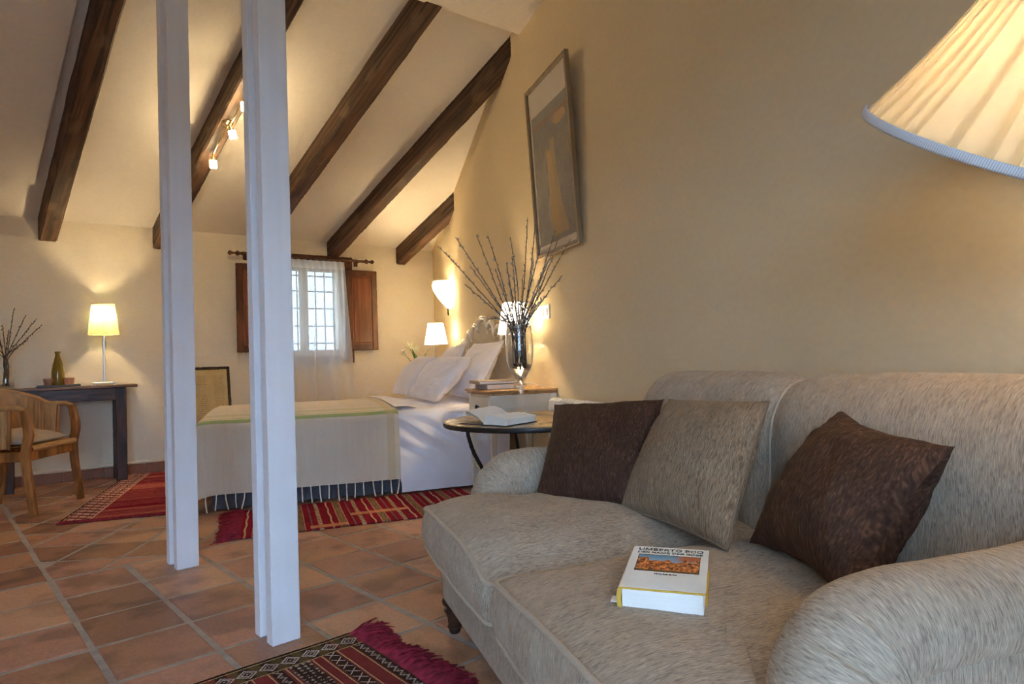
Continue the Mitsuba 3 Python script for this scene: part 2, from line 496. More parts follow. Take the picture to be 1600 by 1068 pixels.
def tile_mesh(poly, r):
    q = poly.buffer(-0.0100, join_style=2)
    if q.is_empty or q.geom_type != "Polygon" or q.area < 0.002:
        return None
    q = q.simplify(0.001)
    h = r.normal(0, 0.0008)
    n = len(q.exterior.coords) - 1
    o = np.array(q.exterior.coords)[:-1] + r.normal(0, 0.0013, (n, 2))
    if Polygon(o).exterior.is_ccw is False:
        o = o[::-1]
    c = o.mean(0)
    ins = Polygon(o).buffer(-0.006, join_style=2)
    m = np.array(ins.exterior.coords)[:-1] if ins.geom_type == "Polygon" and not ins.is_empty else o * 0.95 + c * 0.05
    if len(m) != n:
        m = c + (o - c) * (1 - 0.012 / np.linalg.norm(o - c, axis=1).mean())
    else:
        if Polygon(m).exterior.is_ccw is False:
            m = m[::-1]
        k = np.argmin(np.linalg.norm(m - o[0], axis=1))
        m = np.roll(m, -k, axis=0)
    tilt = r.normal(0, 0.003, 2)
    z = lambda a, zz: np.column_stack([a, zz + h + (a - c) @ tilt])
    V = np.vstack([np.column_stack([o, np.full(n, -0.03)]), z(o, -0.0025), z(m, 0.0)])
    i, j = np.arange(n), (np.arange(n) + 1) % n
    F = [np.stack([i, j, j + n], 1), np.stack([i, j + n, i + n], 1), np.stack([i + n, j + n, j + 2 * n], 1), np.stack([i + n, j + 2 * n, i + 2 * n], 1)]
    tri = trimesh.creation.triangulate_polygon(Polygon(m), engine="earcut")
    tv, tf = np.asarray(tri[0])[:, :2], np.asarray(tri[1])
    idx = np.array([np.argmin(np.linalg.norm(m - t, axis=1)) for t in tv]) + 2 * n
    F.append(idx[tf] if np.cross(m[idx[tf[0, 1]] - 2 * n] - m[idx[tf[0, 0]] - 2 * n], m[idx[tf[0, 2]] - 2 * n] - m[idx[tf[0, 0]] - 2 * n]) > 0 else idx[tf][:, ::-1])
    return V, np.vstack(F)


seen, rest = [], []
for q in cells:
    q = q.intersection(zone)
    if q.geom_type != "Polygon" or q.area < 0.004:
        continue
    c = np.array([q.centroid.x, q.centroid.y, 0])
    p = project(c)
    P = np.array([project((x, y, 0)) for x, y in q.exterior.coords])
    vis = p[2] > 0.3 and P[:, 2].min() > 0.1 and P[:, 0].max() > -20 and P[:, 0].min() < 1620 and P[:, 1].min() < 1085
    # tiles under the sofa, the bed and behind them show nothing
    s, d = float(c @ RD), float(CD - c @ RN)
    if d < 1.0 and 0.7 < s < 2.0 or (s > 4.75 and d < 2.1):
        vis = False
    (seen if vis else rest).append((np.ptp(P[:, 0]) if vis else 0, q))
seen.sort(key=lambda x: -x[0])
rest += seen[300:]
tone = rng.integers(0, 5, 5000)
for k, (_, q) in enumerate(seen[:300]):
    m = tile_mesh(q, rng)
    if m is not None:
        add("floor__tile", m, TILES[tone[k]], False)
ms = [m for m in (tile_mesh(q, rng) for _, q in rest) if m is not None]
add("floor__tile_field", join(*ms), TILES[0], False, kind="stuff")

# ---- skirting of terracotta tiles and a plaster bead above it along the back wall
add("baseboard_back", cbox(U_LEFT, U_CORNER, -0.012, 0, 0, 0.082, 0.002), "m_mortar", False, M=MB, kind="structure", label="terracotta tile skirting along the back wall")
x, k = -1.45, 0
while x < 2.6:
    w_ = 0.295
    add("baseboard_back__tile", cbox(x, x + w_ - 0.006, -0.020, -0.001, 0.002, 0.085 + rng.normal(0, 0.001), 0.003), "m_skirt", False, M=MB)
    x += w_
add("trim_1", tube([[U_LEFT, -0.004, 0.098], [U_CORNER, -0.004, 0.098]], 0.016, 10), "m_wall", 60, M=MB, kind="structure", label="rounded plaster bead above the skirting")


# ---- window 1: opening lined in dark wood, two sashes, shutters folded back on the wall
W1 = "window_1"
say(W1, "small casement window in the back wall with dark wooden casing and shutters", None, None, "structure")
cu0, cu1, cz0, cz1 = 1.226, 2.300, 0.915, 2.045


def ring(u0, u1, z0, z1, t, y0, y1, b=0.003):
    return join(cbox(u0, u0 + t, y0, y1, z0, z1, b), cbox(u1 - t, u1, y0, y1, z0, z1, b), cbox(u0 + t, u1 - t, y0, y1, z1 - t, z1, b), cbox(u0 + t, u1 - t, y0, y1, z0, z0 + t, b))


add(W1 + "__casing", join(cbox(1.385, 1.455, -0.03, 0.0, cz0, cz1, 0.003), cbox(2.215, 2.300, -0.03, 0.0, cz0, cz1, 0.003), cbox(1.385, 2.300, -0.034, 0.0, 1.935, cz1, 0.003), cbox(1.40, 2.29, -0.03, 0.0, cz0, 1.0, 0.003)), "m_shutter", False, M=MB, label="dark wooden casing")
for a, b in ((1.462, 1.80), (1.80, 2.208)):
    sk = add(W1 + "__sash", ring(a, b, 1.022, 1.928, 0.042, 0.05, 0.095), "m_sash", False, M=MB)
    add(sk + "__pane", (np.array([[a + .04, .072, 1.06], [b - .04, .072, 1.06], [b - .04, .072, 1.89], [a + .04, .072, 1.89]]), np.array([[0, 1, 2, 3]])), "m_pane", False, M=MB)
add(W1 + "__handle", join(cbox(1.79, 1.81, 0.03, 0.055, 1.40, 1.50, 0.004), cbox(1.793, 1.807, 0.015, 0.035, 1.37, 1.46, 0.004)), "m_brass", 30, M=MB)
for zz in (1.14, 1.325, 1.515, 1.70, 1.865):
    add(W1 + "__grille_bar", tube([[1.40, 0.26, zz], [2.27, 0.26, zz]], 0.008, 6), "m_iron_out", 60, M=MB)
for uu in (1.50, 1.60, 1.70, 1.80, 1.90, 2.0, 2.1, 2.2):
    add(W1 + "__grille_bar", tube([[uu, 0.275, 0.98], [uu, 0.275, 1.96]], 0.007, 6), "m_iron_out", 60, M=MB)
for u0, u1, y0, y1, deg in ((1.10, 1.435, -0.085, -0.055, 3.0), (2.216, 2.562, -0.065, -0.035, -1.5)):
    um = u1 if u0 < 1.3 else u0
    M = turned(MB, um, (y0 + y1) / 2, 0, deg)
    sk = add(W1 + "__shutter", ring(u0 - um, u1 - um, 1.05, 1.908, 0.062, -0.015, 0.015, 0.004), "m_shutter", False, M=M, label="dark wooden shutter folded back on the wall")
    a0, a1 = u0 - um + .058, u1 - um - .058
    add(sk + "__panel", join(cbox(a0, a1, -0.006, 0.006, 1.108, 1.850, 0.002), cbox(a0 + .02, a1 - .02, -0.011, 0.0, 1.13, 1.828, 0.006)), "m_shutter_panel", False, M=M)

# ---- glazed French door behind the camera: the room's daylight
D1 = "door_1"
say(D1, "white glazed double door behind the viewer", None, None, "structure")
MD = frame(RR, (RL - RR) / np.linalg.norm(RL - RR))
dm = (DOOR[0] + DOOR[1]) / 2
for a, b in ((DOOR[0], dm), (dm, DOOR[1])):
    lf = add(D1 + "__leaf", ring(a + .003, b - .003, DOOR[2], DOOR[3] - .004, 0.075, 0.08, 0.125), "m_white", False, M=MD)
    add(lf + "__pane", (np.array([[a + .07, .10, .13], [b - .07, .10, .13], [b - .07, .10, 2.13], [a + .07, .10, 2.13]]), np.array([[0, 1, 2, 3]])), "m_pane", False, M=MD)
add(D1 + "__threshold", cbox(DOOR[0], DOOR[1], 0.0, 0.3, 0.0, 0.06, 0.003), "m_mortar", False, M=MD)

# ================================================================== BEAMS AND POSTS
def beam(u0, wid, w_end, dep, label, w0=-0.02, drift=BE):
    """A rough ceiling beam under the slope, from the back wall to w_end."""
    n = 22
    rr = np.random.default_rng(int(abs(u0) * 100) + 3)
    rows = []
    for t in np.linspace(0, 1, n):
        w = w0 + (w_end - w0) * t
        u = u0 + drift * max(w, 0)
        j = rr.normal(0, 0.0016, 4)
        zt = Z_EAVE + SLOPE * w + 0.02
        zb = Z_EAVE + SLOPE * w - dep
        a, b = u + j[0], u + wid + j[1]
        c = 0.012
        rows.append([(a, -w, zt), (a, -w, zb + c + j[2]), (a + c, -w, zb + j[2]), (b - c, -w, zb + j[3]), (b, -w, zb + c + j[3]), (b, -w, zt)])
    P = np.array(rows)
    v, f = grid(P, wrap_v=True)
    e0, e1 = np.arange(6), np.arange(6) + (n - 1) * 6
    f = np.vstack([f, [[e0[0], e0[i], e0[i + 1]] for i in range(1, 5)], [[e1[0], e1[i + 1], e1[i]] for i in range(1, 5)]])
    k = thing("ceiling_beam", label, "beam", "dark ceiling beams")
    add(k, (v, f[:, ::-1]), "m_beam", 25, M=MB)


W_END = W_RIDGE + 0.02
beam(-0.425, 0.130, W_END, 0.185, "leftmost dark ceiling beam, above the writing desk with the lamp", drift=0.112)
beam(0.411, 0.125, W_END, 0.19, "dark ceiling beam that carries the three-lamp spotlight bar")
beam(1.25, 0.130, W_END, 0.17, "dark ceiling beam passing just right of the nearer white post", drift=0.122)
beam(2.035, 0.125, W_END - 0.02, 0.165, "long dark ceiling beam that ends above the curtain rod", drift=0.148)
beam(2.836, 0.115, 1.22, 0.185, "shortest dark ceiling beam, in the corner above the bed head", drift=0.15)


def post(x0, x1, y0, y1, label, core):
    k = thing("wooden_post", label, "post", "white posts in the room")
    h = Z_SOFFIT + 0.01
    for part, a, c in (("front_board", y0, y0 + 0.046), ("rear_board", y1 - 0.046, y1)):
        add(k + "__" + part, cbox(x0, x1, a, c, 0.0, h, 0.002), "m_post", False)
    add(k + "__core", cbox(x0 + 0.032, x1 - 0.032, y0 + 0.045, y1 - 0.045, 0.0, h, 0.001), "m_post", False)


post(0.827, 0.922, 2.102, 2.250, "nearer and wider of the two white wooden posts, beside the patterned rug", 0)
post(0.840, 0.935, 3.212, 3.378, "farther, more slender-looking white wooden post, standing left of the bed", 0)

# ================================================================== SOFA (frame s, d, z of the right wall)
def sm_noise(a, b, k=1.0, seed=0):
    p = np.stack(np.broadcast_arrays(np.asarray(a, float) * k, np.asarray(b, float) * k, 0.37 * seed), -1)
    return meshkit.fbm(p, 3, seed) - 0.5


SOFA = thing("sofa", "grey-beige chenille two-seater sofa with rolled arms along the ochre wall", "sofa")
S0, S1 = 0.585, 2.185                      # outer ends


def resample(o, n):
    o = np.vstack([o, o[:1]])
    t = np.concatenate([[0], np.cumsum(np.linalg.norm(np.diff(o, axis=0), axis=1))])
    q = np.linspace(0, t[-1], n, endpoint=False)
    return np.column_stack([np.interp(q, t, o[:, k]) for k in range(o.shape[1])])


def loop_wall(o, zs, offs, wave=None):
    """A wall of rings over the closed ccw outline o (n, 2); offs push outward."""
    nrm = np.roll(o, -1, 0) - np.roll(o, 1, 0)
    nrm = np.column_stack([nrm[:, 1], -nrm[:, 0]])
    nrm /= np.linalg.norm(nrm, axis=1, keepdims=True) + 1e-9
    per = np.concatenate([[0], np.cumsum(np.linalg.norm(np.diff(o, axis=0), axis=1))])
    oc, nc = np.vstack([o, o[:1]]), np.vstack([nrm, nrm[:1]])
    per = np.append(per, per[-1] + np.linalg.norm(o[0] - o[-1]))
    P, U = [], []
    for k, (z, q) in enumerate(zip(zs, offs)):
        w = 0 if wave is None else wave(per, k / (len(zs) - 1))
        zz = z if np.ndim(z) == 0 else np.append(z, z[0])
        P.append(np.column_stack([oc + nc * np.reshape(q + w, (-1, 1)) * np.ones((len(oc), 1)), np.full(len(oc), zz) if np.ndim(zz) == 0 else zz]))
        U.append(np.column_stack([per, np.full(len(oc), np.mean(zz))]))
    P = np.array(P)
    v, f = grid(P)
    f = f[:, ::-1]
    # outward check
    c = v.mean(0)
    fn = np.cross(v[f[:, 1]] - v[f[:, 0]], v[f[:, 2]] - v[f[:, 0]])
    if ((v[f].mean(1) - c) * fn)[:, :2].sum() < 0:
        f = f[:, ::-1]
    return v, f, np.vstack(U)


o = resample(np.array(Polygon([(S0 + .035, .16), (S1 - .025, .16), (S1 - .025, 1.182), (S0 + .035, 1.182)]).buffer(-.03).buffer(.03, join_style=1).exterior.coords)[:-1], 160)
if not Polygon(o).exterior.is_ccw:
    o = o[::-1]
v, f, uv = loop_wall(o, [0.125, 0.112, 0.120, 0.17, 0.24, 0.305], [-0.10, -0.012, 0.0, 0.003, 0.003, 0.0])
add(SOFA + "__base", (v, f), "m_sofa", True, M=MG, uv=uv)
add(SOFA + "__base_bottom", cbox(S0 + .09, S1 - .09, .22, 1.12, .118, .125, .002), "m_brown", False, M=MG)


# back: a rounded roll over a leaning pad, in two stuffed halves
BK = bez([(0.135, 0.16), (0.125, 0.42), (0.13, 0.62), (0.155, 0.745), (0.215, 0.805), (0.285, 0.822), (0.355, 0.800), (0.405, 0.735), (0.425, 0.655), (0.430, 0.56), (0.445, 0.45), (0.455, 0.33)], 7)
seam = 1.445


def back_mesh():
    L0, L1 = S0 + 0.02, S1 - 0.01
    ss = np.unique(np.concatenate([L0 + (L1 - L0) * (0.5 - 0.5 * np.cos(np.linspace(0, np.pi, 90))), seam + np.array([-.03, -.015, -.007, 0, .007, .015, .03])]))
    cen = np.array([0.29, 0.60])
    arc = np.concatenate([[0], np.cumsum(np.linalg.norm(np.diff(BK, axis=0), axis=1))])
    tg = np.gradient(BK, axis=0)
    nr = np.column_stack([-tg[:, 1], tg[:, 0]])
    nr /= np.linalg.norm(nr, axis=1, keepdims=True)
    front = np.clip((arc - 0.62) / 0.12, 0, 1)
    P = []
    for s in ss:
        e = min(s - L0, L1 - s)
        k = 1.0 if e > 0.11 else math.sqrt(max(1 - (1 - e / 0.11) ** 2, 0.0))
        # two puffed halves either side of the seam
        h = 0.016 * (1 - math.exp(-((s - seam) / 0.045) ** 2)) - 0.010
        m = (s - (L0 + seam) / 2) / ((seam - L0) / 2) if s < seam else (s - (L1 + seam) / 2) / ((L1 - seam) / 2)
        h += 0.012 * (1 - min(m * m, 1))
        q = BK + nr * ((h * front) + 0.004 * sm_noise(arc, np.full(len(arc), s), 7, 3))[:, None]
        sc = 0.45 + 0.55 * k
        zc = cen[1]
        q2 = q.copy()
        q2[:, 0] = cen[0] + (q[:, 0] - cen[0]) * sc
        up = q[:, 1] > zc
        q2[up, 1] = zc + (q[up, 1] - zc) * (0.62 + 0.38 * k)
        P.append(np.column_stack([np.full(len(q2), s), q2]))
    P = np.array(P)
    v, f = grid(P)
    uv = np.column_stack([np.repeat(ss, len(BK)), np.tile(arc, len(ss))])
    n = len(BK)
    ends = []
    for k0 in (0, (len(ss) - 1) * n):
        o = v[k0:k0 + n]
        c = len(v)
        v = np.vstack([v, o, o.mean(0)])
        uv = np.vstack([uv, o[:, 1:], o[:, 1:].mean(0)])
        idx = c + np.arange(n)
        t = np.stack([np.full(n - 1, c + n), idx[:-1], idx[1:]], 1)
        ends.append(t if k0 else t[:, ::-1])
        shut = np.array([[c + n, c + n - 1, c]])
        ends.append(shut if k0 else shut[:, ::-1])
    return v, np.vstack([f] + ends)[:, ::-1], uv, P


v, f, uv, PB = back_mesh()
bk = add(SOFA + "__back", (v, f), "m_sofa", True, M=MG, uv=uv)
i = np.argmin(np.abs(PB[:, 0, 0] - seam))
line = PB[i][20:72] + np.column_stack([np.zeros(52), np.zeros(52), np.zeros(52)])
add(bk + "__seam_cord", tube(line, 0.0045, 6), "m_piping", 60, M=MG)


# rolled arms: a half-round roll swept forward along the arm top and down its front
def arm(sc, side):
    """sc: centre line in s; side: +1 the outer face looks to +s, -1 to -s."""
    R = 0.074
    path = bez([(0.30, 0.622), (0.45, 0.607), (0.62, 0.596), (0.78, 0.596), (0.90, 0.597), (0.985, 0.582), (1.045, 0.538), (1.078, 0.480), (1.088, 0.410), (1.088, 0.34), (1.088, 0.26)], 24)
    t = np.gradient(path, axis=0)
    t /= np.linalg.norm(t, axis=1, keepdims=True)
    nrm = np.column_stack([-t[:, 1], t[:, 0]])        # outward (up, then forward)
    arc = np.concatenate([[0], np.cumsum(np.linalg.norm(np.diff(path, axis=0), axis=1))])
    ph = np.radians(np.linspace(-118, 96, 34))         # negative: outer side, tucked under the roll
    P = np.zeros((len(path), len(ph), 3))
    for k in range(len(path)):
        r = R + 0.003 * sm_noise(arc[k], 0.0, 9, 5 + side)
        fold = np.zeros(len(ph))
        for a0, reach in ((0.70, 0.75), (0.765, 1.2), (0.835, 1.5), (0.925, 1.7)):
            x = (arc[k] - a0)
            lap = np.where((x > 0) & (x < 0.07), 0.010 * np.exp(-x / 0.026) * min(max(x, 0) / 0.004, 1), 0) * np.clip(1 - (ph + 1.6) / (reach + 0.6), 0, 1) ** 0.6
            fold += lap
        cz = path[k] - nrm[k] * R
        rad = r + fold
        P[k, :, 0] = sc + side * rad * np.sin(-ph)
        P[k, :, 1:] = cz + nrm[k] * (rad * np.cos(ph))[:, None]
    v, f = grid(P)
    uv = np.column_stack([np.repeat(arc, len(ph)), np.tile(ph * R, len(path))])
    c = v.mean(0)
    fn = np.cross(v[f[:, 1]] - v[f[:, 0]], v[f[:, 2]] - v[f[:, 0]])
    if fn[:, 2].sum() < 0:
        f = f[:, ::-1]
    k = add(SOFA + "__arm", (v, f), "m_sofa", True, M=MG, uv=uv)
    # outer panel, its rounded outline following the roll
    pl = path - nrm * 0.056
    poly = Polygon(list(map(tuple, pl)) + [(1.0, 0.16), (0.28, 0.16)]).buffer(0)
    w, g = extrude(poly, 0.10)
    so = sc + side * 0.057
    w = np.column_stack([so - side * w[:, 2], w[:, 0], w[:, 1]])
    fn = np.cross(w[g[:, 1]] - w[g[:, 0]], w[g[:, 2]] - w[g[:, 0]])
    if ((w[g].mean(1) - w.mean(0)) * fn).sum() < 0:
        g = g[:, ::-1]
    uvp = np.column_stack([w[:, 1], w[:, 2]])
    # separate vertices per face so that flat faces stay flat
    add(k + "__panel", (w[g].reshape(-1, 3), np.arange(len(g) * 3).reshape(-1, 3)), "m_sofa", True, M=MG, uv=uvp[g].reshape(-1, 2))
    # inner face, flush with the roll
    ip = path - nrm * R
    poly = Polygon(list(map(tuple, ip)) + [(1.0, 0.16), (0.28, 0.16)]).buffer(0)
    w2, g2 = extrude(poly, 0.10)
    w2 = np.column_stack([sc - side * (R * 0.993 - w2[:, 2]), w2[:, 0], w2[:, 1]])
    fn = np.cross(w2[g2[:, 1]] - w2[g2[:, 0]], w2[g2[:, 2]] - w2[g2[:, 0]])
    if ((w2[g2].mean(1) - w2.mean(0)) * fn).sum() < 0:
        g2 = g2[:, ::-1]
    uvi = np.column_stack([w2[:, 1], w2[:, 2]])
    add(k + "__inner_face", (w2[g2].reshape(-1, 3), np.arange(len(g2) * 3).reshape(-1, 3)), "m_sofa", True, M=MG, uv=uvi[g2].reshape(-1, 2))
    cord = np.column_stack([np.full(len(pl), so + side * 0.003), pl])
    add(k + "__piping", tube(cord[16:], 0.0065, 8), "m_piping", 60, M=MG)
    # front wrap below the roll
    return k


arm(0.672, -1)
arm(2.080, +1)


# seat cushions, T-shaped round the arms
def seat(s0, s1, t0, t1, seed, crown, lift=0.0, sag=0.0):
    """s0..s1: the range in front of the arms, t0..t1: between the arms."""
    poly = Polygon([(t0, .44), (t1, .44), (t1, 1.105), (s1, 1.105), (s1, 1.238), (s0, 1.238), (s0, 1.105), (t0, 1.105)])
    poly = poly.buffer(-0.034).buffer(0.048, join_style=1).buffer(-0.014, join_style=1)
    o = resample(np.array(poly.exterior.coords)[:-1], 300)
    if not Polygon(o).exterior.is_ccw:
        o = o[::-1]
    # a soft outline: the front bellies out, the seam corner gives a little
    o[:, 1] += 0.010 * np.sin(np.clip((o[:, 0] - s0) / (s1 - s0), 0, 1) * np.pi) * np.clip((o[:, 1] - 1.0) / .2, 0, 1)
    zt = 0.418 + lift + 0.022 * sm_noise(o[:, 0], o[:, 1], 4.5, seed) + 0.018 * np.sin(np.clip((o[:, 0] - s0) / (s1 - s0), 0, 1) * np.pi)
    dip = lambda s: sag * np.exp(-(((s - s0) / 0.13) ** 2))
    zt = zt - dip(o[:, 0]) - 0.4 * sag * np.exp(-(((o[:, 0] - s0) / 0.06) ** 2)) * np.clip((o[:, 1] - 1.1) / .12, 0, 1)
    zb = 0.300 + 0.35 * lift + 0.012 * sm_noise(o[:, 0], o[:, 1], 5, seed + 9)
    wr = lambda per, t: 0.010 * (meshkit.noise(np.stack([per * 22, np.full_like(per, t * 1.2), np.full_like(per, seed)], -1), seed) - 0.5) * np.sin(t * np.pi)
    fr = np.linspace(0, 1, 9)
    v, f, uv = loop_wall(o, [zt + (zb - zt) * t for t in fr], [0.013 * math.sin(t * math.pi) for t in fr], wr)
    cen = np.array([(t0 + t1) / 2, 0.86])
    rs = np.concatenate([1 - np.linspace(0, 1, 30)[:-1] ** 1.0, [0.002]])
    P, U = [], []
    oc, zc = np.vstack([o, o[:1]]), np.append(zt, zt[0])
    for r in rs:
        q = cen + (oc - cen) * r
        e = 1 - r
        z = zc * r**2 + (0.418 + lift) * (1 - r**2) + crown * (1 - (1 - min(e / 0.5, 1)) ** 2.4)
        z = z + 0.010 * sm_noise(q[:, 0], q[:, 1], 6, seed + 3) * min(e * 5, 1) + 0.004 * sm_noise(q[:, 0], q[:, 1], 22, seed + 4) * min(e * 5, 1)
        z = z - dip(q[:, 0]) * (1 - r**2)
        P.append(np.column_stack([q, z]))
        U.append(q)
    v2, f2 = grid(np.array(P))
    fn = np.cross(v2[f2[:, 1]] - v2[f2[:, 0]], v2[f2[:, 2]] - v2[f2[:, 0]])
    if fn[:, 2].sum() < 0:
        f2 = f2[:, ::-1]
    V, F = join((v, f), (v2, f2))
    k = add(SOFA + "__seat_cushion", (V, F), "m_sofa", True, M=MG, uv=np.vstack([uv, np.vstack(U)]))
    for zz, rr in ((zt, 0.0065), (zb, 0.0055)):
        add(k + "__piping", tube(np.column_stack([o, zz]), rr, 8, closed=True), "m_piping", 60, M=MG)
    return k


seat(1.422, 2.135, 1.422, 1.998, 21, 0.056, 0.004, 0.026)
seat(0.640, 1.382, 0.755, 1.388, 34, 0.038, -0.004)

for s_, d_ in ((2.132, 1.145), (0.70, 1.145), (2.13, 0.24), (0.70, 0.24)):
    add(SOFA + "__leg", lathe([(0.0, 0.0), (0.016, 0.0), (0.019, 0.006), (0.0185, 0.014), (0.023, 0.017), (0.023, 0.023), (0.020, 0.026), (0.0235, 0.048), (0.029, 0.066), (0.034, 0.072), (0.034, 0.080), (0.026, 0.084), (0.026, 0.090), (0.038, 0.096), (0.040, 0.104), (0.036, 0.117), (0.0, 0.118)], 24, (s_, d_, 0)), "m_turned", 30, M=MG)


# ------------------------------------------------------------------ scatter cushions
def pillow(TL, TR, BR, BL, T, pinch=0.07, n=40, seed=0, wr=0.006, power=0.5, flange=0.0):
    """A stuffed square cushion through four corners; front faces the side from which the corners run clockwise."""
    TL, TR, BR, BL = (np.asarray(q, float) for q in (TL, TR, BR, BL))
    nrm = np.cross(TR - BL, TL - BR)
    nrm /= np.linalg.norm(nrm)
    a = np.linspace(-1, 1, n)
    A, Bv = np.meshgrid(a, a, indexing="ij")
    fa = np.sign(A) * np.abs(A) ** 0.85
    fb = np.sign(Bv) * np.abs(Bv) ** 0.85
    X = fa * (1 - pinch * (1 - fb**2))
    Y = fb * (1 - pinch * (1 - fa**2))
    x, y = (X + 1)[..., None] / 2, (Y + 1)[..., None] / 2
    base = BL * (1 - x) * (1 - y) + BR * x * (1 - y) + TR * x * y + TL * (1 - x) * y
    k = 1 - flange
    ca, cb = np.clip(np.abs(fa) / k, 0, 1), np.clip(np.abs(fb) / k, 0, 1)
    h = T * ((1 - ca**2) * (1 - cb**2)) ** power
    W, H = np.linalg.norm(TR - TL), np.linalg.norm(TL - BL)
    out = []
    for sgn in (1, -1):
        nz = sm_noise(A * 1.2 + 3 * sgn, Bv * 1.2, 2.2, seed + 2 * (sgn > 0)) * wr * 2.2 + sm_noise(A * 3, Bv * 3, 2.5, seed + 5) * wr
        hh = h * (1 + 0) + nz * np.clip(h / (0.25 * T), 0, 1)
        P = base + nrm * (sgn * hh)[..., None]
        v, f = grid(P)
        fn = np.cross(v[f[:, 1]] - v[f[:, 0]], v[f[:, 2]] - v[f[:, 0]])
        if (fn @ nrm).sum() * sgn < 0:
            f = f[:, ::-1]
        out.append((v, f))
    uv1 = np.column_stack([(X * W / 2).ravel(), (Y * H / 2).ravel()])
    V, F = join(*out)
    return (V, F), np.vstack([uv1, uv1 + 7.3])


def edge_cord(TL, TR, BR, BL, pinch, n=24):
    TL, TR, BR, BL = (np.asarray(q, float) for q in (TL, TR, BR, BL))
    pts = []
    t = np.linspace(-1, 1, n, endpoint=False)
    for X, Y in ((t, -1 + pinch * (1 - t**2)), (1 - pinch * (1 - t**2), t), (-t, 1 - pinch * (1 - t**2)), (-1 + pinch * (1 - t**2), -t)):
        x, y = (X + 1)[:, None] / 2, (Y + 1)[:, None] / 2
        pts.append(BL * (1 - x) * (1 - y) + BR * x * (1 - y) + TR * x * y + TL * (1 - x) * y)
    return np.vstack(pts)


def scatter(q, T, m, label, seed, pinch, **kw):
    q = [G(*p) for p in q]
    k = thing("scatter_cushion", label, "cushion", "cushions on the sofa")
    mesh, uv = pillow(*q, T, pinch, 46, seed, **kw)
    add(k + "__cover", mesh, m, True, uv=uv)
    add(k + "__seam", tube(edge_cord(*q, pinch), 0.0035, 6, closed=True), "m_taupe_cord", 60) if m != "m_brown" else None
    return k


b1 = [(2.13, 0.760, 0.735), (1.79, 0.525, 0.757), (1.60, 0.73, 0.462), (1.905, 0.935, 0.452)]
scatter(b1, 0.085, "m_brown", "dark brown plush cushion leaning on the far sofa arm", 11, 0.085)
scatter([(1.815, 0.490, 0.752), (1.40, 0.452, 0.765), (1.225, 0.735, 0.458), (1.680, 0.765, 0.462)], 0.085, "m_taupe", "grey-taupe chenille cushion standing between the two brown cushions", 12, 0.06)
scatter([(1.215, 0.385, 0.752), (0.885, 0.47, 0.708), (0.850, 0.775, 0.452), (1.250, 0.655, 0.458)], 0.115, "m_brown", "dark brown plush cushion tipped on its corner against the near sofa arm", 13, 0.17, wr=0.012)

# ================================================================== LAMPS
def cone_shade(r0, z0, r1, z1, n=96, pleats=0, amp=0.0, t=0.0, curve=0.0, rows=8):
    """Open shade surface of revolution; returns mesh and uv."""
    a = np.linspace(0, 2 * np.pi, n * (4 if pleats else 1) + 1)
    tt = np.linspace(0, 1, rows)
    P = np.zeros((len(a), rows, 3))
    for j, q in enumerate(tt):
        r = r0 + (r1 - r0) * q - curve * math.sin(q * math.pi)
        rr = r + (amp * r / r0 * np.cos(a * pleats) if pleats else 0)
        P[:, j] = np.column_stack([rr * np.cos(a), rr * np.sin(a), np.full(len(a), z0 + (z1 - z0) * q)])
    v, f = grid(P)
    fn = np.cross(v[f[:, 1]] - v[f[:, 0]], v[f[:, 2]] - v[f[:, 0]])
    if ((v[f].mean(1) * [1, 1, 0]) * fn).sum() < 0:
        f = f[:, ::-1]
    uv = np.column_stack([np.repeat(a * r0, rows), np.tile(tt * abs(z1 - z0), len(a))])
    return (v, f), uv


def bulb(key, c, r, strength, tint=WARM_SOFT, label=None):
    m = trimesh.creation.icosphere(subdivisions=2, radius=r)
    v = np.array(m.vertices) * [1, 1, 1.25] + np.asarray(c)
    scene[key] = mikit.ply((v, np.array(m.faces)), "m_plate", smooth=True, emitter=glow(strength, tint))
    return key


def ring_tube(r, z, q, n=48, c=(0, 0)):
    a = np.linspace(0, 2 * np.pi, n, endpoint=False)
    return tube(np.column_stack([c[0] + r * np.cos(a), c[1] + r * np.sin(a), np.full(n, z)]), q, 6, closed=True)


# ---- desk lamp: pleated cream shade, square stem, rectangular foot with feet
DESK_Z = 0.797
K = thing("desk_lamp", "lit table lamp with pleated cream shade on the dark writing desk", "lamp")
M = turned(MB, 0.012, -0.185, DESK_Z, 0)
sh, uv = cone_shade(0.112, 0.425, 0.082, 0.680, 40, 40, 0.0022)
k = add(K + "__shade", sh, "m_shade_cream", True, M=M, uv=uv)
add(k + "__lower_trim", ring_tube(0.1125, 0.425, 0.0028), "m_shade_cream", 60, M=M)
add(k + "__upper_trim", ring_tube(0.0825, 0.680, 0.0025), "m_shade_cream", 60, M=M)
add(k + "__carrier", join(*[tube([[0.008 * math.cos(a), 0.008 * math.sin(a), 0.66], [0.08 * math.cos(a), 0.08 * math.sin(a), 0.676]], 0.0014, 5) for a in (0, 2.094, 4.189)]), "m_nickel", 60, M=M)
add(K + "__stem", cbox(-.008, .008, -.008, .008, 0.022, 0.50, 0.002), "m_nickel", False, M=M)
add(K + "__socket", lathe([(0, 0.50), (0.016, 0.50), (0.016, 0.545), (0, 0.545)], 16), "m_plate", 40, M=M)
k = add(K + "__base", cbox(-.085, .085, -.055, .055, 0.010, 0.024, 0.003), "m_chrome", False, M=M)
for a, b in ((-.07, -.04), (.07, -.04), (-.07, .04), (.07, .04)):
    add(k + "__foot", lathe([(0, 0), (0.010, 0), (0.010, 0.011), (0, 0.011)], 12, (a, b, 0)), "m_chrome", 40, M=M)
c = (M @ np.array([0, 0, 0.575, 1.0]))[:3]
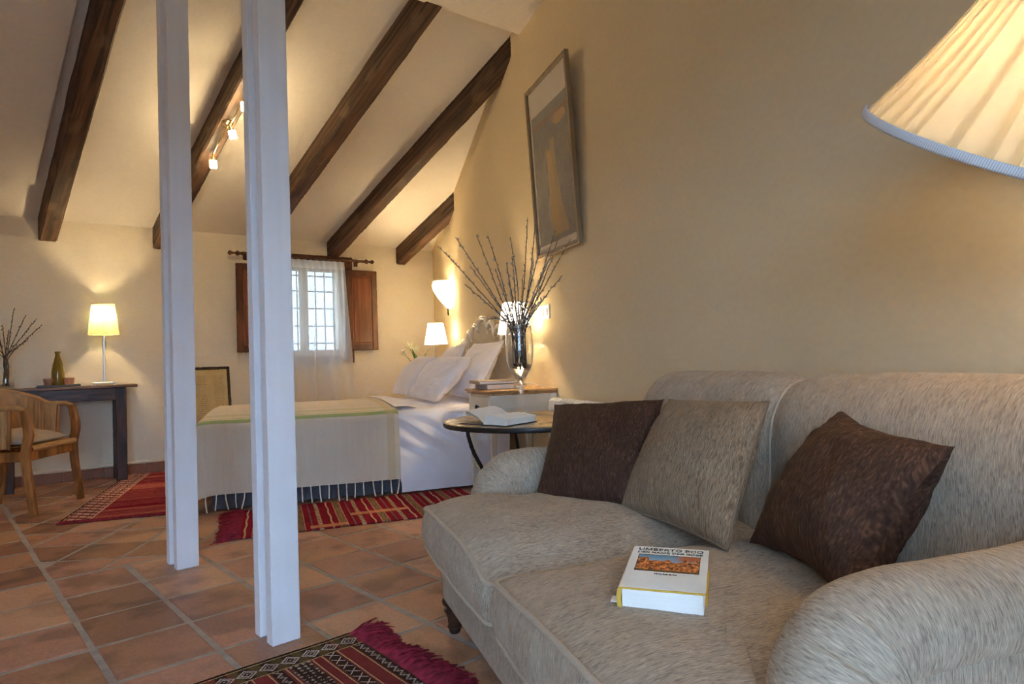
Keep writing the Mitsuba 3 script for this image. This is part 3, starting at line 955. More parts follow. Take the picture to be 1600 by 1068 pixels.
bulb(K + "__bulb", c, 0.020, L_DESK)


# ---- bedside lamps: white conical shades on stepped metal feet
def bed_lamp(M, strength, glowing, label, h=0.36, r0=0.118, r1=0.078, hs=0.215, cord=True):
    K = thing("bedside_lamp", label, "lamp", "white bedside lamps")
    sh, uv = cone_shade(r0, h, r1, h + hs, 64)
    k = add(K + "__shade", sh, "m_shade_white", True, M=M, uv=uv, emitter=glow(glowing, WARM_SOFT))
    add(k + "__lower_rim", ring_tube(r0, h, 0.0016), "m_white", 60, M=M)
    add(k + "__upper_rim", ring_tube(r1, h + hs, 0.0016), "m_white", 60, M=M)
    add(k + "__carrier", join(*[tube([[0.008 * math.cos(a), 0.008 * math.sin(a), h + hs - 0.03], [(r1 - .001) * math.cos(a), (r1 - .001) * math.sin(a), h + hs - 0.003]], 0.0014, 5) for a in (0.3, 2.39, 4.49)]), "m_nickel", 60, M=M)
    add(K + "__base", lathe([(0, 0), (0.055, 0), (0.056, 0.008), (0.045, 0.014), (0.043, 0.024), (0.034, 0.028), (0.032, 0.040), (0.024, 0.044), (0.022, 0.056), (0.014, 0.060), (0.010, 0.072), (0, 0.072)], 28), "m_chrome", 30, M=M)
    add(K + "__stem", lathe([(0, 0.07), (0.006, 0.07), (0.006, h + 0.03), (0, h + 0.03)], 14), "m_nickel", 40, M=M)
    add(K + "__socket", lathe([(0, h + 0.03), (0.015, h + 0.03), (0.015, h + 0.075), (0, h + 0.075)], 14), "m_plate", 40, M=M)
    bulb(K + "__bulb", (M @ np.array([0, 0, h + 0.105, 1.0]))[:3], 0.020, strength)
    return K


BS_Z = 0.705
NEAR_LAMP, FAR_LAMP = (4.16, 0.175), (6.47, 0.205)
K = bed_lamp(turned(MG, *NEAR_LAMP, BS_Z), L_BED, G_BED, "lit bedside lamp with white shade behind the vase of willow branches", h=0.365)
add(K + "__cord", tube(bez([(0.05, 0.0, 0.006), (-0.05, -0.07, 0.03), (-0.12, -0.10, 0.02), (-0.17, -0.13, 0.004)], 8), 0.0025, 6), "m_white", 60, M=turned(MG, *NEAR_LAMP, BS_Z))
bed_lamp(turned(MG, *FAR_LAMP, BS_Z), L_BEDFAR, G_BEDFAR, "lit bedside lamp with white shade in the corner under the wall lamp", h=0.37)

# ---- wall lamp: a leaf-shaped quarter shell with parchment sides
K = thing("wall_lamp", "glowing shell-shaped parchment wall lamp above the bed head", "wall lamp")
zz = np.array([1.445, 1.47, 1.52, 1.58, 1.64, 1.69, 1.735])
dd = np.array([0.042, 0.070, 0.115, 0.160, 0.196, 0.206, 0.186])
aa = np.array([0.012, 0.030, 0.056, 0.078, 0.092, 0.098, 0.100])
zf = np.linspace(zz[0], zz[-1], 24)
df, af = np.interp(zf, zz, dd), np.interp(zf, zz, aa)
ph = np.linspace(-np.pi / 2, np.pi / 2, 25)
P = np.stack([np.column_stack([a * np.sin(ph), 0.006 + (d - 0.006) * np.cos(ph) ** 0.8, np.full(25, z)]) for z, d, a in zip(zf, df, af)])
v, f = grid(P)
uv = np.column_stack([np.tile(ph * 0.13, 24), np.repeat(zf - 1.445, 25)])
MS = turned(MG, 6.58, 0, 0)
fn = np.cross(v[f[:, 1]] - v[f[:, 0]], v[f[:, 2]] - v[f[:, 0]])
if fn[:, 1].sum() < 0:
    f = f[:, ::-1]
add(K + "__shade", (v, f), "m_sconce", True, M=MS, uv=uv, emitter=glow(G_SCONCE, WARM_SOFT))
for j in (0, 12, 24):
    add(K + "__rib", tube(P[:, j] + [0, 0.002, 0], 0.003, 6), "m_brass", 60, M=MS)
add(K + "__rim", tube(P[-1] + [0, 0.001, 0], 0.003, 6), "m_brass", 60, M=MS)
add(K + "__back_plate", cbox(-.05, .05, 0.0, .012, 1.50, 1.66, .003), "m_brass", False, M=MS)
add(K + "__finial", lathe([(0, 1.375), (0.006, 1.38), (0.009, 1.40), (0.006, 1.42), (0.010, 1.435), (0.012, 1.448), (0, 1.45)], 12, (0, 0.042, 0)), "m_iron", 50, M=MS)
bulb(K + "__bulb", (MS @ np.array([0, 0.085, 1.62, 1.0]))[:3], 0.022, L_SCONCE)

# ---- three-lamp spotlight bar under the second beam
K = thing("spotlight_bar", "brass ceiling spotlight with three small frosted glass cubes under a beam", "ceiling light")


def under(w, drop, u=0.0):
    """A point below the second beam's underside."""
    zb = Z_EAVE + SLOPE * w - 0.19
    return np.array([0.411 + BE * w + 0.0625 + u, -w, zb - drop])


ax = np.array([BE, -1.0, SLOPE])
ax /= np.linalg.norm(ax)
rn_ = np.cross(ax, [1.0, 0, 0])
rn_ /= np.linalg.norm(rn_)
if rn_[2] > 0:
    rn_ = -rn_
sd = np.cross(ax, rn_)
c0 = under(1.66, 0.0)
Mr = np.eye(4)
Mr[:3, 0], Mr[:3, 1], Mr[:3, 2], Mr[:3, 3] = ax, np.cross(rn_, ax), rn_, c0
add(K + "__rosette", lathe([(0, -0.004), (0.036, -0.004), (0.038, 0.010), (0.030, 0.022), (0.012, 0.026), (0.010, 0.040), (0, 0.040)], 24), "m_brass", 40, M=MB @ Mr)
ends = []
for t0, t1, off in ((0.0, 0.33, 0.006), (0.0, -0.34, -0.006)):
    pts = [c0 + rn_ * 0.034 + ax * t0, c0 + rn_ * 0.040 + ax * (t0 + (t1 - t0) * 0.3) + sd * off, c0 + rn_ * 0.036 + ax * (t0 + (t1 - t0) * 0.75) + sd * off * 0.5, c0 + rn_ * 0.038 + ax * t1]
    add(K + "__arm", tube(bez(pts, 6), 0.006, 8), "m_brass", 60, M=MB)
    ends.append(pts[-1])
spots = []
for p0, out in ((ends[0], np.array([0.01, 0.01, -1.0])), (c0 + rn_ * 0.042 + ax * 0.03, np.array([0.28, 0.05, -0.95])), (ends[1], np.array([0.0, -0.05, -1.0]))):
    out = out / np.linalg.norm(out)
    x = np.cross([0.3, 1.0, 0.0], out)
    x /= np.linalg.norm(x)
    Mh = np.eye(4)
    Mh[:3, 0], Mh[:3, 1], Mh[:3, 2], Mh[:3, 3] = x, np.cross(out, x), out, p0
    hd = add(K + "__holder", lathe([(0, -0.006), (0.008, -0.004), (0.008, 0.020), (0.019, 0.024), (0.019, 0.046), (0, 0.046)], 16), "m_brass", 40, M=MB @ Mh)
    scene[hd + "__glass"] = mikit.ply(xf(cbox(-.025, .025, -.025, .025, .044, .096, .004), MB @ Mh), "m_plate", smooth=False, emitter=glow(L_TRACK, WARM_SOFT))

# ---- reading lamp at the sofa's near end: pleated silk shade tilted on its arm
K = thing("floor_lamp", "large pleated silk lampshade of a lit reading lamp above the sofa arm", "lamp")
AX = np.array([-0.592, 0.018, 0.806])
AX /= np.linalg.norm(AX)
X = np.cross([0, 1.0, 0], AX)
X /= np.linalg.norm(X)
ML = np.eye(4)
ML[:3, 0], ML[:3, 1], ML[:3, 2], ML[:3, 3] = X, np.cross(AX, X), AX, (0.790, 0.450, 1.250)
ML = MG @ ML
R0, KC, HS = 0.230, 0.39, 0.30
rg = np.random.default_rng(5)
# knife pleats: the silk runs forward, folds back under itself and forward again
rows, NP = 14, 30
wid = rg.uniform(0.55, 1.45, NP)
st = np.concatenate([[0], np.cumsum(wid / wid.sum() * 2 * np.pi)])
ang, dep = [], []
for k in range(NP):
    w = st[k + 1] - st[k]
    h = min(0.42 * w, 0.075)
    for q in np.linspace(0, 1, 9):
        ang.append(st[k] + w * q)
        dep.append(0.0055 * q**1.5 + 0.0012 * math.sin(q * math.pi))
    for q in (0.15, 0.5, 0.9):
        ang.append(st[k + 1] - h * q)
        dep.append(0.0055 - 0.0016 - 0.0008 * q)
    for q in (1.0, 0.6, 0.25):
        ang.append(st[k + 1] - h * q)
        dep.append(0.0012 - 0.0012 * (1 - q))
ang, dep = np.array(ang + [2 * np.pi]), np.array(dep + [dep[0]])
na = len(ang)
a = np.linspace(0, 2 * np.pi, 361)
P = np.zeros((na, rows, 3))
for j, q in enumerate(np.linspace(0, 1, rows)):
    r = R0 - KC * HS * q - 0.012 * math.sin(q * math.pi)
    rr = r + (dep - 0.0055) * (1 - 0.35 * q)
    P[:, j] = np.column_stack([rr * np.cos(ang), rr * np.sin(ang), np.full(na, HS * q)])
v, f = grid(P)
uv = np.column_stack([np.repeat(ang * R0, rows), np.tile(np.linspace(0, HS, rows), na)])
k = add(K + "__shade", (v, f), "m_shade_silk", True, M=ML, uv=uv)
t_ = np.linspace(0, 1, 10)
PL = np.stack([np.column_stack([(R0 - KC * HS * q - 0.012 * math.sin(q * math.pi) - 0.012) * np.cos(a), (R0 - KC * HS * q - 0.012 * math.sin(q * math.pi) - 0.012) * np.sin(a), np.full(361, 0.002 + (HS - .004) * q)]) for q in t_], 1)
add(k + "__added_lining", grid(PL), "m_added_lining", True, M=ML)  # unseen inner cone, added to dim the silk while the bulb stays strong
P2 = np.stack([np.column_stack([(R0 + o) * np.cos(a), (R0 + o) * np.sin(a), np.full(361, z)]) for o, z in ((0.0005, 0.012), (0.004, 0.010), (0.0045, 0.0), (0.004, -0.004), (-0.002, -0.004))], 1)
add(k + "__braid", grid(P2), "m_trim", True, M=ML, uv=np.column_stack([np.repeat(a * R0, 5), np.tile([0, .002, .012, .016, .02], 361)]))
for t in np.linspace(0, 2 * np.pi, 8, endpoint=False) + 0.35:
    q = np.linspace(0, 1, 10)
    r = R0 - KC * HS * q - 0.012 * np.sin(q * np.pi) - 0.016
    add(k + "__wire", tube(np.column_stack([r * np.cos(t), r * np.sin(t), HS * q]), 0.0016, 5), "m_nickel", 60, M=ML)
add(k + "__gallery", join(*[tube([[0.01 * math.cos(t), 0.01 * math.sin(t), HS - .03], [0.108 * math.cos(t), 0.108 * math.sin(t), HS - 0.004]], 0.002, 5) for t in (0.2, 2.3, 4.4)]), "m_brass", 60, M=ML)
top = (ML @ np.array([0, 0, HS - 0.02, 1.0]))[:3]
add(K + "__socket", lathe([(0, HS - 0.13), (0.018, HS - 0.13), (0.018, HS - 0.02), (0, HS - 0.02)], 16), "m_brass", 40, M=ML)
pole = G(0.36, 0.20, 0)
add(K + "__pole", tube([pole + [0, 0, .02], pole + [0, 0, 1.62]], 0.010, 10), "m_brass", 60)
add(K + "__arm", tube(bez([pole + [0, 0, 1.60], (pole + [0, 0, 1.60]) * 0.5 + top * 0.5 + [0, 0, 0.09], top + (ML[:3, 2]) * 0.05, top], 8), 0.007, 8), "m_brass", 60)
add(K + "__base", lathe([(0, 0), (0.14, 0), (0.142, 0.012), (0.12, 0.022), (0.03, 0.030), (0.012, 0.05), (0, 0.05)], 32, pole), "m_brass", 40)
bulb(K + "__bulb", (ML @ np.array([0, 0, 0.115, 1.0]))[:3], 0.030, L_FLOOR, WARM_SILK)

# ================================================================== BED (frame s, d, z): near side s = 4.44, head on the wall d = 0
K = thing("bed", "double bed with scalloped silver headboard against the ochre wall", "bed")
mat("m_bedbase", lin(120, 96, 74), 0.7)
mat("m_valance", lambda p, n, uv: mix(lin(78, 81, 88), lin(98, 100, 106), 0.5 * noise(uv.x * 420, uv.y * 420, 0.0) + 0.5 * fbm(uv.x * 9, uv.y * 6, 2.0)), 0.9, sheen=0.2, specular=0.15)
mat("m_headpad", lambda p, n, uv: mix(lin(190, 176, 150), lin(206, 194, 170), fbm(p.x * 20, p.y * 20, p.z * 20)), 0.7)
add(K + "__base", cbox(4.62, 5.98, 0.14, 2.04, 0.02, 0.27, 0.012), "m_bedbase", 30, M=MG)
# slate-grey valance hanging in loose folds round the near side, the foot and the far side
vo = [np.column_stack([np.full(160, 4.555), np.linspace(0.14, 2.10, 160)]), np.column_stack([np.linspace(4.555, 6.045, 120), np.full(120, 2.10)]), np.column_stack([np.full(160, 6.045), np.linspace(2.10, 0.14, 160)])]
vn = [np.tile([-1.0, 0], (160, 1)), np.tile([0, 1.0], (120, 1)), np.tile([1.0, 0], (160, 1))]
vo, vn = np.vstack(vo), np.vstack(vn)
vl = np.concatenate([[0], np.cumsum(np.linalg.norm(np.diff(vo, axis=0), axis=1))])
P = []
for q in np.linspace(0, 1, 9):
    off = q * (0.022 * np.sin(vl * 21 + 1.5 * np.sin(vl * 5)) + 0.018 * sm_noise(vl, 0 * vl + q, 8, 4)) + 0.012 * q
    P.append(np.column_stack([vo + vn * off[:, None], np.full(len(vl), 0.268 + (0.010 - 0.268) * q)]))
v, f = grid(np.array(P))
add(K + "__valance", (v, f), "m_valance", True, M=MG, uv=np.column_stack([np.tile(vl, 9), np.repeat(np.linspace(0, .26, 9), len(vl))]), label="slate-grey valance")
add(K + "__mattress", cbox(4.462, 6.138, 0.115, 2.175, 0.27, 0.575, 0.05), "m_linen", 40, M=MG)
# headboard outline in (s, z): scallops rising to the middle
half = [(0.84, 0.45), (0.84, 0.86), (0.83, 0.955), (0.795, 1.010), (0.755, 1.012), (0.715, 0.985), (0.69, 1.002), (0.660, 1.068), (0.61, 1.092), (0.565, 1.065), (0.535, 1.040), (0.505, 1.072), (0.475, 1.140), (0.425, 1.165), (0.375, 1.140), (0.345, 1.118), (0.315, 1.145), (0.26, 1.205), (0.19, 1.200), (0.15, 1.172), (0.12, 1.205), (0.07, 1.250), (0.0, 1.262)]
hl = bez(half, 5)
HC = 5.30
out = np.vstack([np.column_stack([HC - hl[:, 0], hl[:, 1]]), np.column_stack([HC + hl[:-1, 0], hl[:-1, 1]])[::-1]])
po = Polygon(out).buffer(0)
pin = po.buffer(-0.030)
pin = max(getattr(pin, "geoms", [pin]), key=lambda g: g.area)
v, f = extrude(po, 0.035)
add(K + "__headboard", (np.column_stack([v[:, 0], 0.02 + v[:, 2], v[:, 1]]), f[:, ::-1]), "m_headpad", 25, M=MG)
edge = out[2:-2]
hb = K + "__headboard"
add(hb + "__silver_moulding", tube(np.column_stack([edge[:, 0], np.full(len(edge), 0.058), edge[:, 1]]), 0.021, 8), "m_silver", 60, M=MG)
e2 = np.array(Polygon(out).buffer(-0.05).exterior.coords) if Polygon(out).buffer(-0.05).geom_type == "Polygon" else None
if e2 is not None:
    add(hb + "__inner_bead", tube(np.column_stack([e2[:-1, 0], np.full(len(e2) - 1, 0.056), e2[:-1, 1]]), 0.007, 6, closed=True), "m_silver", 60, M=MG)


# ---- cloths draped over the mattress
def drape(c, half_flat, rad):
    """Cloth coordinate c (0 in the middle) -> (offset from the middle, drop)."""
    c = np.asarray(c, float)
    a, s = np.abs(c), np.sign(c)
    arc = rad * np.pi / 2
    th = np.clip((a - half_flat) / rad, 0, np.pi / 2)
    off = np.minimum(a, half_flat) + rad * np.sin(th)
    drop = rad * (1 - np.cos(th)) + np.maximum(a - half_flat - arc, 0)
    return s * off, drop


def cloth(s_mid, s_half, rad, d0, d1, drop_near, drop_far, z_top, foot_drop, seed, nu=150, nv=110, crown=0.03, wr=1.0, thick=0.006, slant=0.0):
    """A cloth over the bed: across = s, along = d. Hangs at near (-s) and far sides, and over the foot (d1) by foot_drop."""
    arc = rad * np.pi / 2
    L = s_half - rad
    a = np.linspace(-(L + arc + drop_near), L + arc + drop_far, nu)
    b = np.linspace(0, (d1 - d0 - rad) + arc + foot_drop, nv) if foot_drop > 0 else np.linspace(0, d1 - d0, nv)
    A, Bq = np.meshgrid(a, b, indexing="ij")
    so, da = drape(A, L, rad)
    if foot_drop > 0:
        db_off, db = drape(Bq, d1 - d0 - rad, rad)
    else:
        db_off, db = Bq, 0 * Bq
    top = np.clip(1 - np.maximum(da, db) / 0.05, 0, 1)
    cz = crown * (1 - (np.clip(np.abs(A) / L, 0, 1)) ** 2) * top
    z = z_top + cz - np.maximum(da, db) - 0.25 * np.minimum(da, db)
    # hanging folds
    hang = np.clip(da / 0.25, 0, 1)
    sgn = np.sign(A)
    fold = 0.010 * np.sin(Bq * 9 + 2.0 * np.sin(Bq * 3 + seed) + da * 2) + 0.016 * sm_noise(Bq, da * 0.4, 7, seed)
    so = so + sgn * hang * (fold * wr + 0.010)
    hf = np.clip(db / 0.25, 0, 1)
    db_off = db_off + hf * (0.014 * np.sin(A * 10 + seed) * wr + 0.012)
    z = z + wr * (0.008 * sm_noise(A, Bq, 5, seed + 2) + 0.004 * sm_noise(A, Bq, 14, seed + 3)) * np.clip(1 - da / .1, 0.0, 1)
    P = np.stack([s_mid + so, d0 + db_off, z], -1)
    P[..., 1] += slant * da
    v, f = grid(P)
    fn = np.cross(v[f[:, 1]] - v[f[:, 0]], v[f[:, 2]] - v[f[:, 0]])
    mid = np.abs(v[f].mean(1)[:, 2] - z_top) < 0.05
    if fn[mid, 2].sum() < 0:
        f = f[:, ::-1]
    uv = np.column_stack([A.ravel(), Bq.ravel()])
    return v, f, uv, P, A, Bq


def spread_col(p, n, uv):
    u, v = uv.x, uv.y
    base = mix(lin(204, 192, 172), lin(220, 210, 192), fbm(u * 6, v * 60, 0.0, octaves=2) * 0.5 + 0.5 * noise(u * 320, v * 320, 0.0))

    def band(c, w):
        return smoothstep(w, w * 0.6, dr.abs(u - c))
    ed = dr.maximum(band(-0.838, 0.024), band(0.838, 0.024))
    ed2 = dr.maximum(band(-0.775, 0.018), band(0.775, 0.018))
    ed3 = band(-0.64, 0.06) + band(0.64, 0.06) + band(-0.42, 0.012) + band(0.42, 0.012)
    col = mix(base, lin(140, 168, 92), ed * 0.75)
    col = mix(col, lin(170, 184, 124), ed2 * 0.75)
    col = mix(col, lin(176, 178, 122), ed3 * 0.45)
    end = smoothstep(0.085, 0.080, v) * smoothstep(0.030, 0.035, v)
    return mix(col, lin(196, 176, 132), end * 0.6)


mat("m_spread", spread_col, 0.9, sheen=0.2, specular=0.15, bump=lambda p, n, uv: 0.0008 * noise(uv.x * 300, uv.y * 300, 0.0) + 0.002 * fbm(uv.x * 16, uv.y * 16, 3.0))
v, f, uv, P, A, Bq = cloth(5.30, 0.862, 0.055, 0.935, 2.20, 0.405, 0.405, 0.578, 0.45, 3, crown=0.032)
K = thing("bedspread", "ivory woven bedspread with green stripes and tasselled hem over the bed", "bedspread")
# its foot corner trails onto the floor
cor = np.clip((Bq - (2.20 - 0.935 - 0.1)) / 0.5, 0, 1) * np.clip((-A - 0.70) / 0.45, 0, 1)
v = v + np.column_stack([(-0.03 * cor).ravel(), (0.16 * cor**2).ravel(), (-0.10 * cor).ravel()])
v[:, 2] = np.maximum(v[:, 2], 0.012)
add(K + "__cloth", (v, f), "m_spread", True, M=MG, uv=uv)
hem = v.reshape(P.shape)[0]
# tassels along the near hem
rt = np.random.default_rng(4)
dist = np.concatenate([[0], np.cumsum(np.linalg.norm(np.diff(hem, axis=0), axis=1))])
q = 0.012
while q < 1.30:
    p = np.array([np.interp(q, dist, hem[:, k]) for k in range(3)])
    L = min(0.100 + rt.normal(0, 0.006), p[2] - 0.006)
    if L > 0.03:
        sw = rt.normal(0, 0.010, 2)
        path = bez([p + [0, 0, 0.006], p + [-.003 + sw[0] * .3, sw[1] * .3, -L * .45], p + [-.004 + sw[0], sw[1], -L]], 5)
        add(K + "__tassel", tube(path, np.linspace(0.0036, 0.0048, len(path)), 5), "m_page", 60, M=MG)
    q += 0.056 + rt.normal(0, 0.003)

v, f, uv, P, A, Bq = cloth(5.30, 0.850, 0.05, 0.13, 1.03, 0.50, 0.30, 0.574, 0.0, 8, crown=0.028, wr=0.8, slant=0.0)
dz = np.clip((0.574 - P[..., 2]) / 0.5, 0, 1)
Pn = P.copy()
near = A < 0
Pn[..., 1] += np.where(near, -0.10 * dz * np.clip((Bq - 0.3) / 0.6, 0, 1) + 0.03 * dz * np.clip(1 - Bq / .4, 0, 1), 0)
crease = 0.013 * np.sin((Bq * 1.2 + (0.574 - P[..., 2]) * 1.6) * 26) * np.exp(-(((0.574 - P[..., 2]) - 0.18) / 0.12) ** 2) * np.clip((Bq - .1) / .3, 0, 1)
Pn[..., 0] -= np.where(near, crease + 0.012 * dz, 0)
add_k = thing("bed_sheet", "white cotton sheet hanging over the near side of the bed below the pillows", "sheet")
add(add_k, (Pn.reshape(-1, 3), f), "m_linen", True, M=MG, uv=uv)
# turned-back fold of the sheet on top of the spread
hs = np.linspace(-0.80, 0.80, 60)
prof = np.array([(0.80, 0.000), (0.86, 0.010), (0.915, 0.014), (0.945, 0.010), (0.95, 0.004), (0.94, -0.002)])
zc = 0.584 + 0.030 * (1 - (hs / 0.86) ** 2)
P = np.stack([np.column_stack([5.30 + hs, np.full(60, d) + 0.02 * sm_noise(hs, 0 * hs, 4, 5), zc + h]) for d, h in prof], 1)
v, f = grid(P)
fn = np.cross(v[f[:, 1]] - v[f[:, 0]], v[f[:, 2]] - v[f[:, 0]])
if fn[:, 2].sum() < 0:
    f = f[:, ::-1]
add(add_k + "__fold", (v, f), "m_linen", True, M=MG)


# ---- four pillows
def bed_pillow(q, T, label, seed, pinch=0.05, flange=0.0):
    q = [G(*p) for p in q]
    mesh, uv = pillow(*q, T, pinch, 52, seed, wr=0.018, power=0.5, flange=flange)
    k = thing("pillow", label, "pillow", "white pillows on the bed")
    add(k, mesh, "m_linen", True, uv=uv)


bed_pillow([(5.16, 0.475, 0.930), (4.56, 0.375, 0.925), (4.55, 0.660, 0.612), (5.18, 0.735, 0.625)], 0.10, "large white pillow at the front of the bed, nearest the open book", 41)
bed_pillow([(5.92, 0.500, 0.930), (5.30, 0.470, 0.945), (5.30, 0.735, 0.630), (5.94, 0.740, 0.625)], 0.10, "white pillow at the front on the window side of the bed", 42)
bed_pillow([(5.20, 0.175, 1.040), (4.545, 0.120, 1.040), (4.53, 0.365, 0.615), (5.20, 0.40, 0.625)], 0.085, "white flanged pillow standing against the headboard, next to the bedside books", 43, 0.03, 0.08)
bed_pillow([(6.00, 0.175, 1.030), (5.30, 0.190, 1.070), (5.30, 0.40, 0.630), (6.00, 0.40, 0.625)], 0.085, "white flanged pillow against the headboard, below the far bedside lamp", 44, 0.03, 0.08)


# ================================================================== BEDSIDE TABLES
def bedside(M, label, w=0.50, dp=0.46, h=BS_Z, seen=True):
    """Local x along the wall, y away from the wall; drawer face at y = dp."""
    K = thing("bedside_table", label, "bedside table", "cream bedside tables")
    add(K + "__top", join(cbox(-.015, w + .015, 0, dp + .018, h - .016, h, .004), cbox(-.006, w + .006, 0, dp + .008, h - .030, h - .016, .004)), "m_bs_top", 30, M=M, label="waxed wooden top")
    add(K + "__body", join(cbox(0.004, w - .004, 0.012, dp - .012, h - .20, h - .030, .002)), "m_cream", False, M=M)
    add(K + "__shelf", cbox(.035, w - .035, .02, dp - .03, 0.16, 0.175, .002), "m_cream", False, M=M)
    for a in (0, w - .04):
        for b in (0.006, dp - .046):
            ws = 0.04
            p = [(a, b), (a + ws, b), (a + ws, b + ws), (a, b + ws)]
            q = [(a + .008, b + .008), (a + ws - .008, b + .008), (a + ws - .008, b + ws - .008), (a + .008, b + ws - .008)]
            add(K + "__leg", hull([(*t, h - .03) for t in p] + [(*t, h - .22) for t in p] + [(*t, 0.0) for t in q]), "m_cream", False, M=M)
    dw = add(K + "__drawer", cbox(.046, w - .046, dp - .02, dp - .004, h - .18, h - .045, .004), "m_cream", False, M=M)
    add(dw + "__knob", join(lathe([(0, 0), (0.005, 0), (0.005, 0.010), (0.013, 0.016), (0.013, 0.022), (0.006, 0.028), (0, 0.028)], 14)), "m_knob", 40, M=M @ frame((w / 2, dp - .004, h - .11), (1, 0, 0), (0, 0, -1), (0, 1, 0)), label="dark round knob")
    return K


bedside(turned(MG, 3.875, 0.0, 0), "cream bedside table with waxed top and dark knob, holding two books and a lamp")
bedside(turned(MG, 6.22, 0.0, 0), "cream bedside table in the corner, largely hidden behind the pillows")

# ---- two books lying on the near bedside table
def book(key, M, L, W, Tk, cover, label, group):
    """Lying book: spine along x at y = 0, pages toward +y."""
    k = thing(key, label, "book", group)
    add(k + "__cover", join(cbox(0, L, 0, W, 0, .003, .001), cbox(0, L, 0, W, Tk - .003, Tk, .001), cbox(0, L, -0.002, .003, 0, Tk, .001)), cover, False, M=M)
    add(k + "__page_block", cbox(.003, L - .003, .002, W - .005, .003, Tk - .003, .0008), "m_paper", False, M=M)
    return k


book("bedside_book", turned(MG, 4.03, 0.425, BS_Z + 0.001, 0) @ np.diag([1.0, -1, 1, 1]), 0.27, 0.19, 0.034, "m_book_grey", "thick grey-spined book at the bottom of the pile on the bedside table", "books on the bedside table")
book("bedside_book", turned(MG, 4.05, 0.470, BS_Z + 0.036, -3) @ np.diag([1.0, -1, 1, 1]), 0.30, 0.26, 0.022, "m_book_tan", "thinner brown-spined book on top of the pile on the bedside table", "books on the bedside table")

# ---- lilies in a vase on the far bedside table
K = thing("lily_vase", "small vase behind the pillows under the far lamp", "vase")
add(K, lathe([(0, 0), (.03, 0), (.04, .03), (.042, .08), (.03, .14), (.034, .16), (.030, .16), (.026, .14), (.037, .08), (.035, .02), (0, .012)], 24, (6.42, 0.40, BS_Z)), "m_plate", True, M=MG)
rl = np.random.default_rng(9)
for i, (ds, dd_, h) in enumerate([(0.02, 0.06, 0.30), (-0.03, 0.085, 0.33), (0.05, 0.03, 0.33), (-0.06, 0.03, 0.27), (0.0, 0.11, 0.25)]):
    k = thing("lily", ["open white lily in front of the corner, left of the far bedside lamp", "tallest closed lily bud left of the far bedside lamp", "closed lily bud nearest the far bedside lamp", "open white lily low behind the front pillow", "open white lily leaning out farthest from the wall"][i], "flower", "lilies beside the far bedside lamp")
    p0, p1 = np.array([6.42, .40, BS_Z + .03]), np.array([6.42 + ds, .40 + dd_, BS_Z + h])
    add(k + "__stem", tube(bez([p0, (p0 + p1) / 2 + [0, -.01, .02], p1], 5), 0.003, 6), "m_leaf", 60, M=MG)
    dirv = (p1 - p0) / np.linalg.norm(p1 - p0) + np.array([ds * 3, dd_ * 3, 0])
    dirv /= np.linalg.norm(dirv)
    Mx = np.eye(4)
    Mx[:3, 2] = dirv
    Mx[:3, 0] = np.cross([0.2, 1, 0.1], dirv)
    Mx[:3, 0] /= np.linalg.norm(Mx[:3, 0])
    Mx[:3, 1] = np.cross(dirv, Mx[:3, 0])
    Mx[:3, 3] = p1
    for j in range(6 if i in (0, 3, 4) else 3):
        an = j * (2 * math.pi / (6 if i in (0, 3, 4) else 3)) + 0.3 * i
        op = 0.9 if i in (0, 3, 4) else 0.22
        t = np.linspace(0, 1, 7)
        cr = np.stack([np.array([[np.cos(an), np.sin(an)]]) * (0.004 + (0.055 * op) * t[:, None] ** 1.6)], 0)[0]
        cz = 0.085 * np.sin(t * 1.35)
        side = np.array([-np.sin(an), np.cos(an)])
        wd = 0.013 * np.sin(np.clip(t * 0.95 + .05, 0, 1) * np.pi)
        PP = np.stack([np.column_stack([cr + side * w_[:, None], cz]) for w_ in (-wd, 0 * wd, wd)], 1)
        add(k + "__petal", grid(PP), "m_petal", True, M=MG @ Mx)
for an in (0.4, 2.4, 4.2):
    k = thing("lily_leaf", "long green lily leaf beside the far bedside lamp", "leaf", "lily leaves beside the far lamp")
    t = np.linspace(0, 1, 8)
    cr = np.array([[np.cos(an), np.sin(an)]]) * (0.01 + 0.11 * t[:, None])
    side = np.array([-np.sin(an), np.cos(an)])
    wd = 0.011 * np.sin(np.clip(t + .04, 0, 1) * np.pi)
    add(k, grid(np.stack([np.column_stack([6.42 + cr[:, 0] + side[0] * w_, .40 + cr[:, 1] + side[1] * w_, BS_Z + .12 + .22 * np.sin(t * 1.3)]) for w_ in (-wd, 0 * wd, wd)], 1)), "m_leaf", True, M=MG)

# ================================================================== WRITING DESK (frame u, -w, z)
K = thing("writing_desk", "narrow dark wooden writing desk against the back wall", "desk")
add(K + "__top", cbox(-0.78, 0.232, -0.385, -0.012, DESK_Z - 0.024, DESK_Z, 0.004), "m_desk_top", False, M=MB)
add(K + "__apron", join(cbox(-0.62, 0.09, -0.335, -0.315, DESK_Z - 0.125, DESK_Z - 0.024, 0.002), cbox(-0.62, 0.09, -0.085, -0.065, DESK_Z - 0.125, DESK_Z - 0.024, 0.002), cbox(-0.66, -0.64, -0.30, -0.09, DESK_Z - 0.125, DESK_Z - 0.024, 0.002), cbox(0.115, 0.135, -0.30, -0.09, DESK_Z - 0.125, DESK_Z - 0.024, 0.002)), "m_desk", False, M=MB)
for a in (-0.672, 0.078):
    for b in (-0.345, -0.125):
        q = 0.076
        add(K + "__leg", cbox(a, a + q, b, b + q, 0.0, DESK_Z - 0.024, 0.004), "m_desk_leg", False, M=MB)

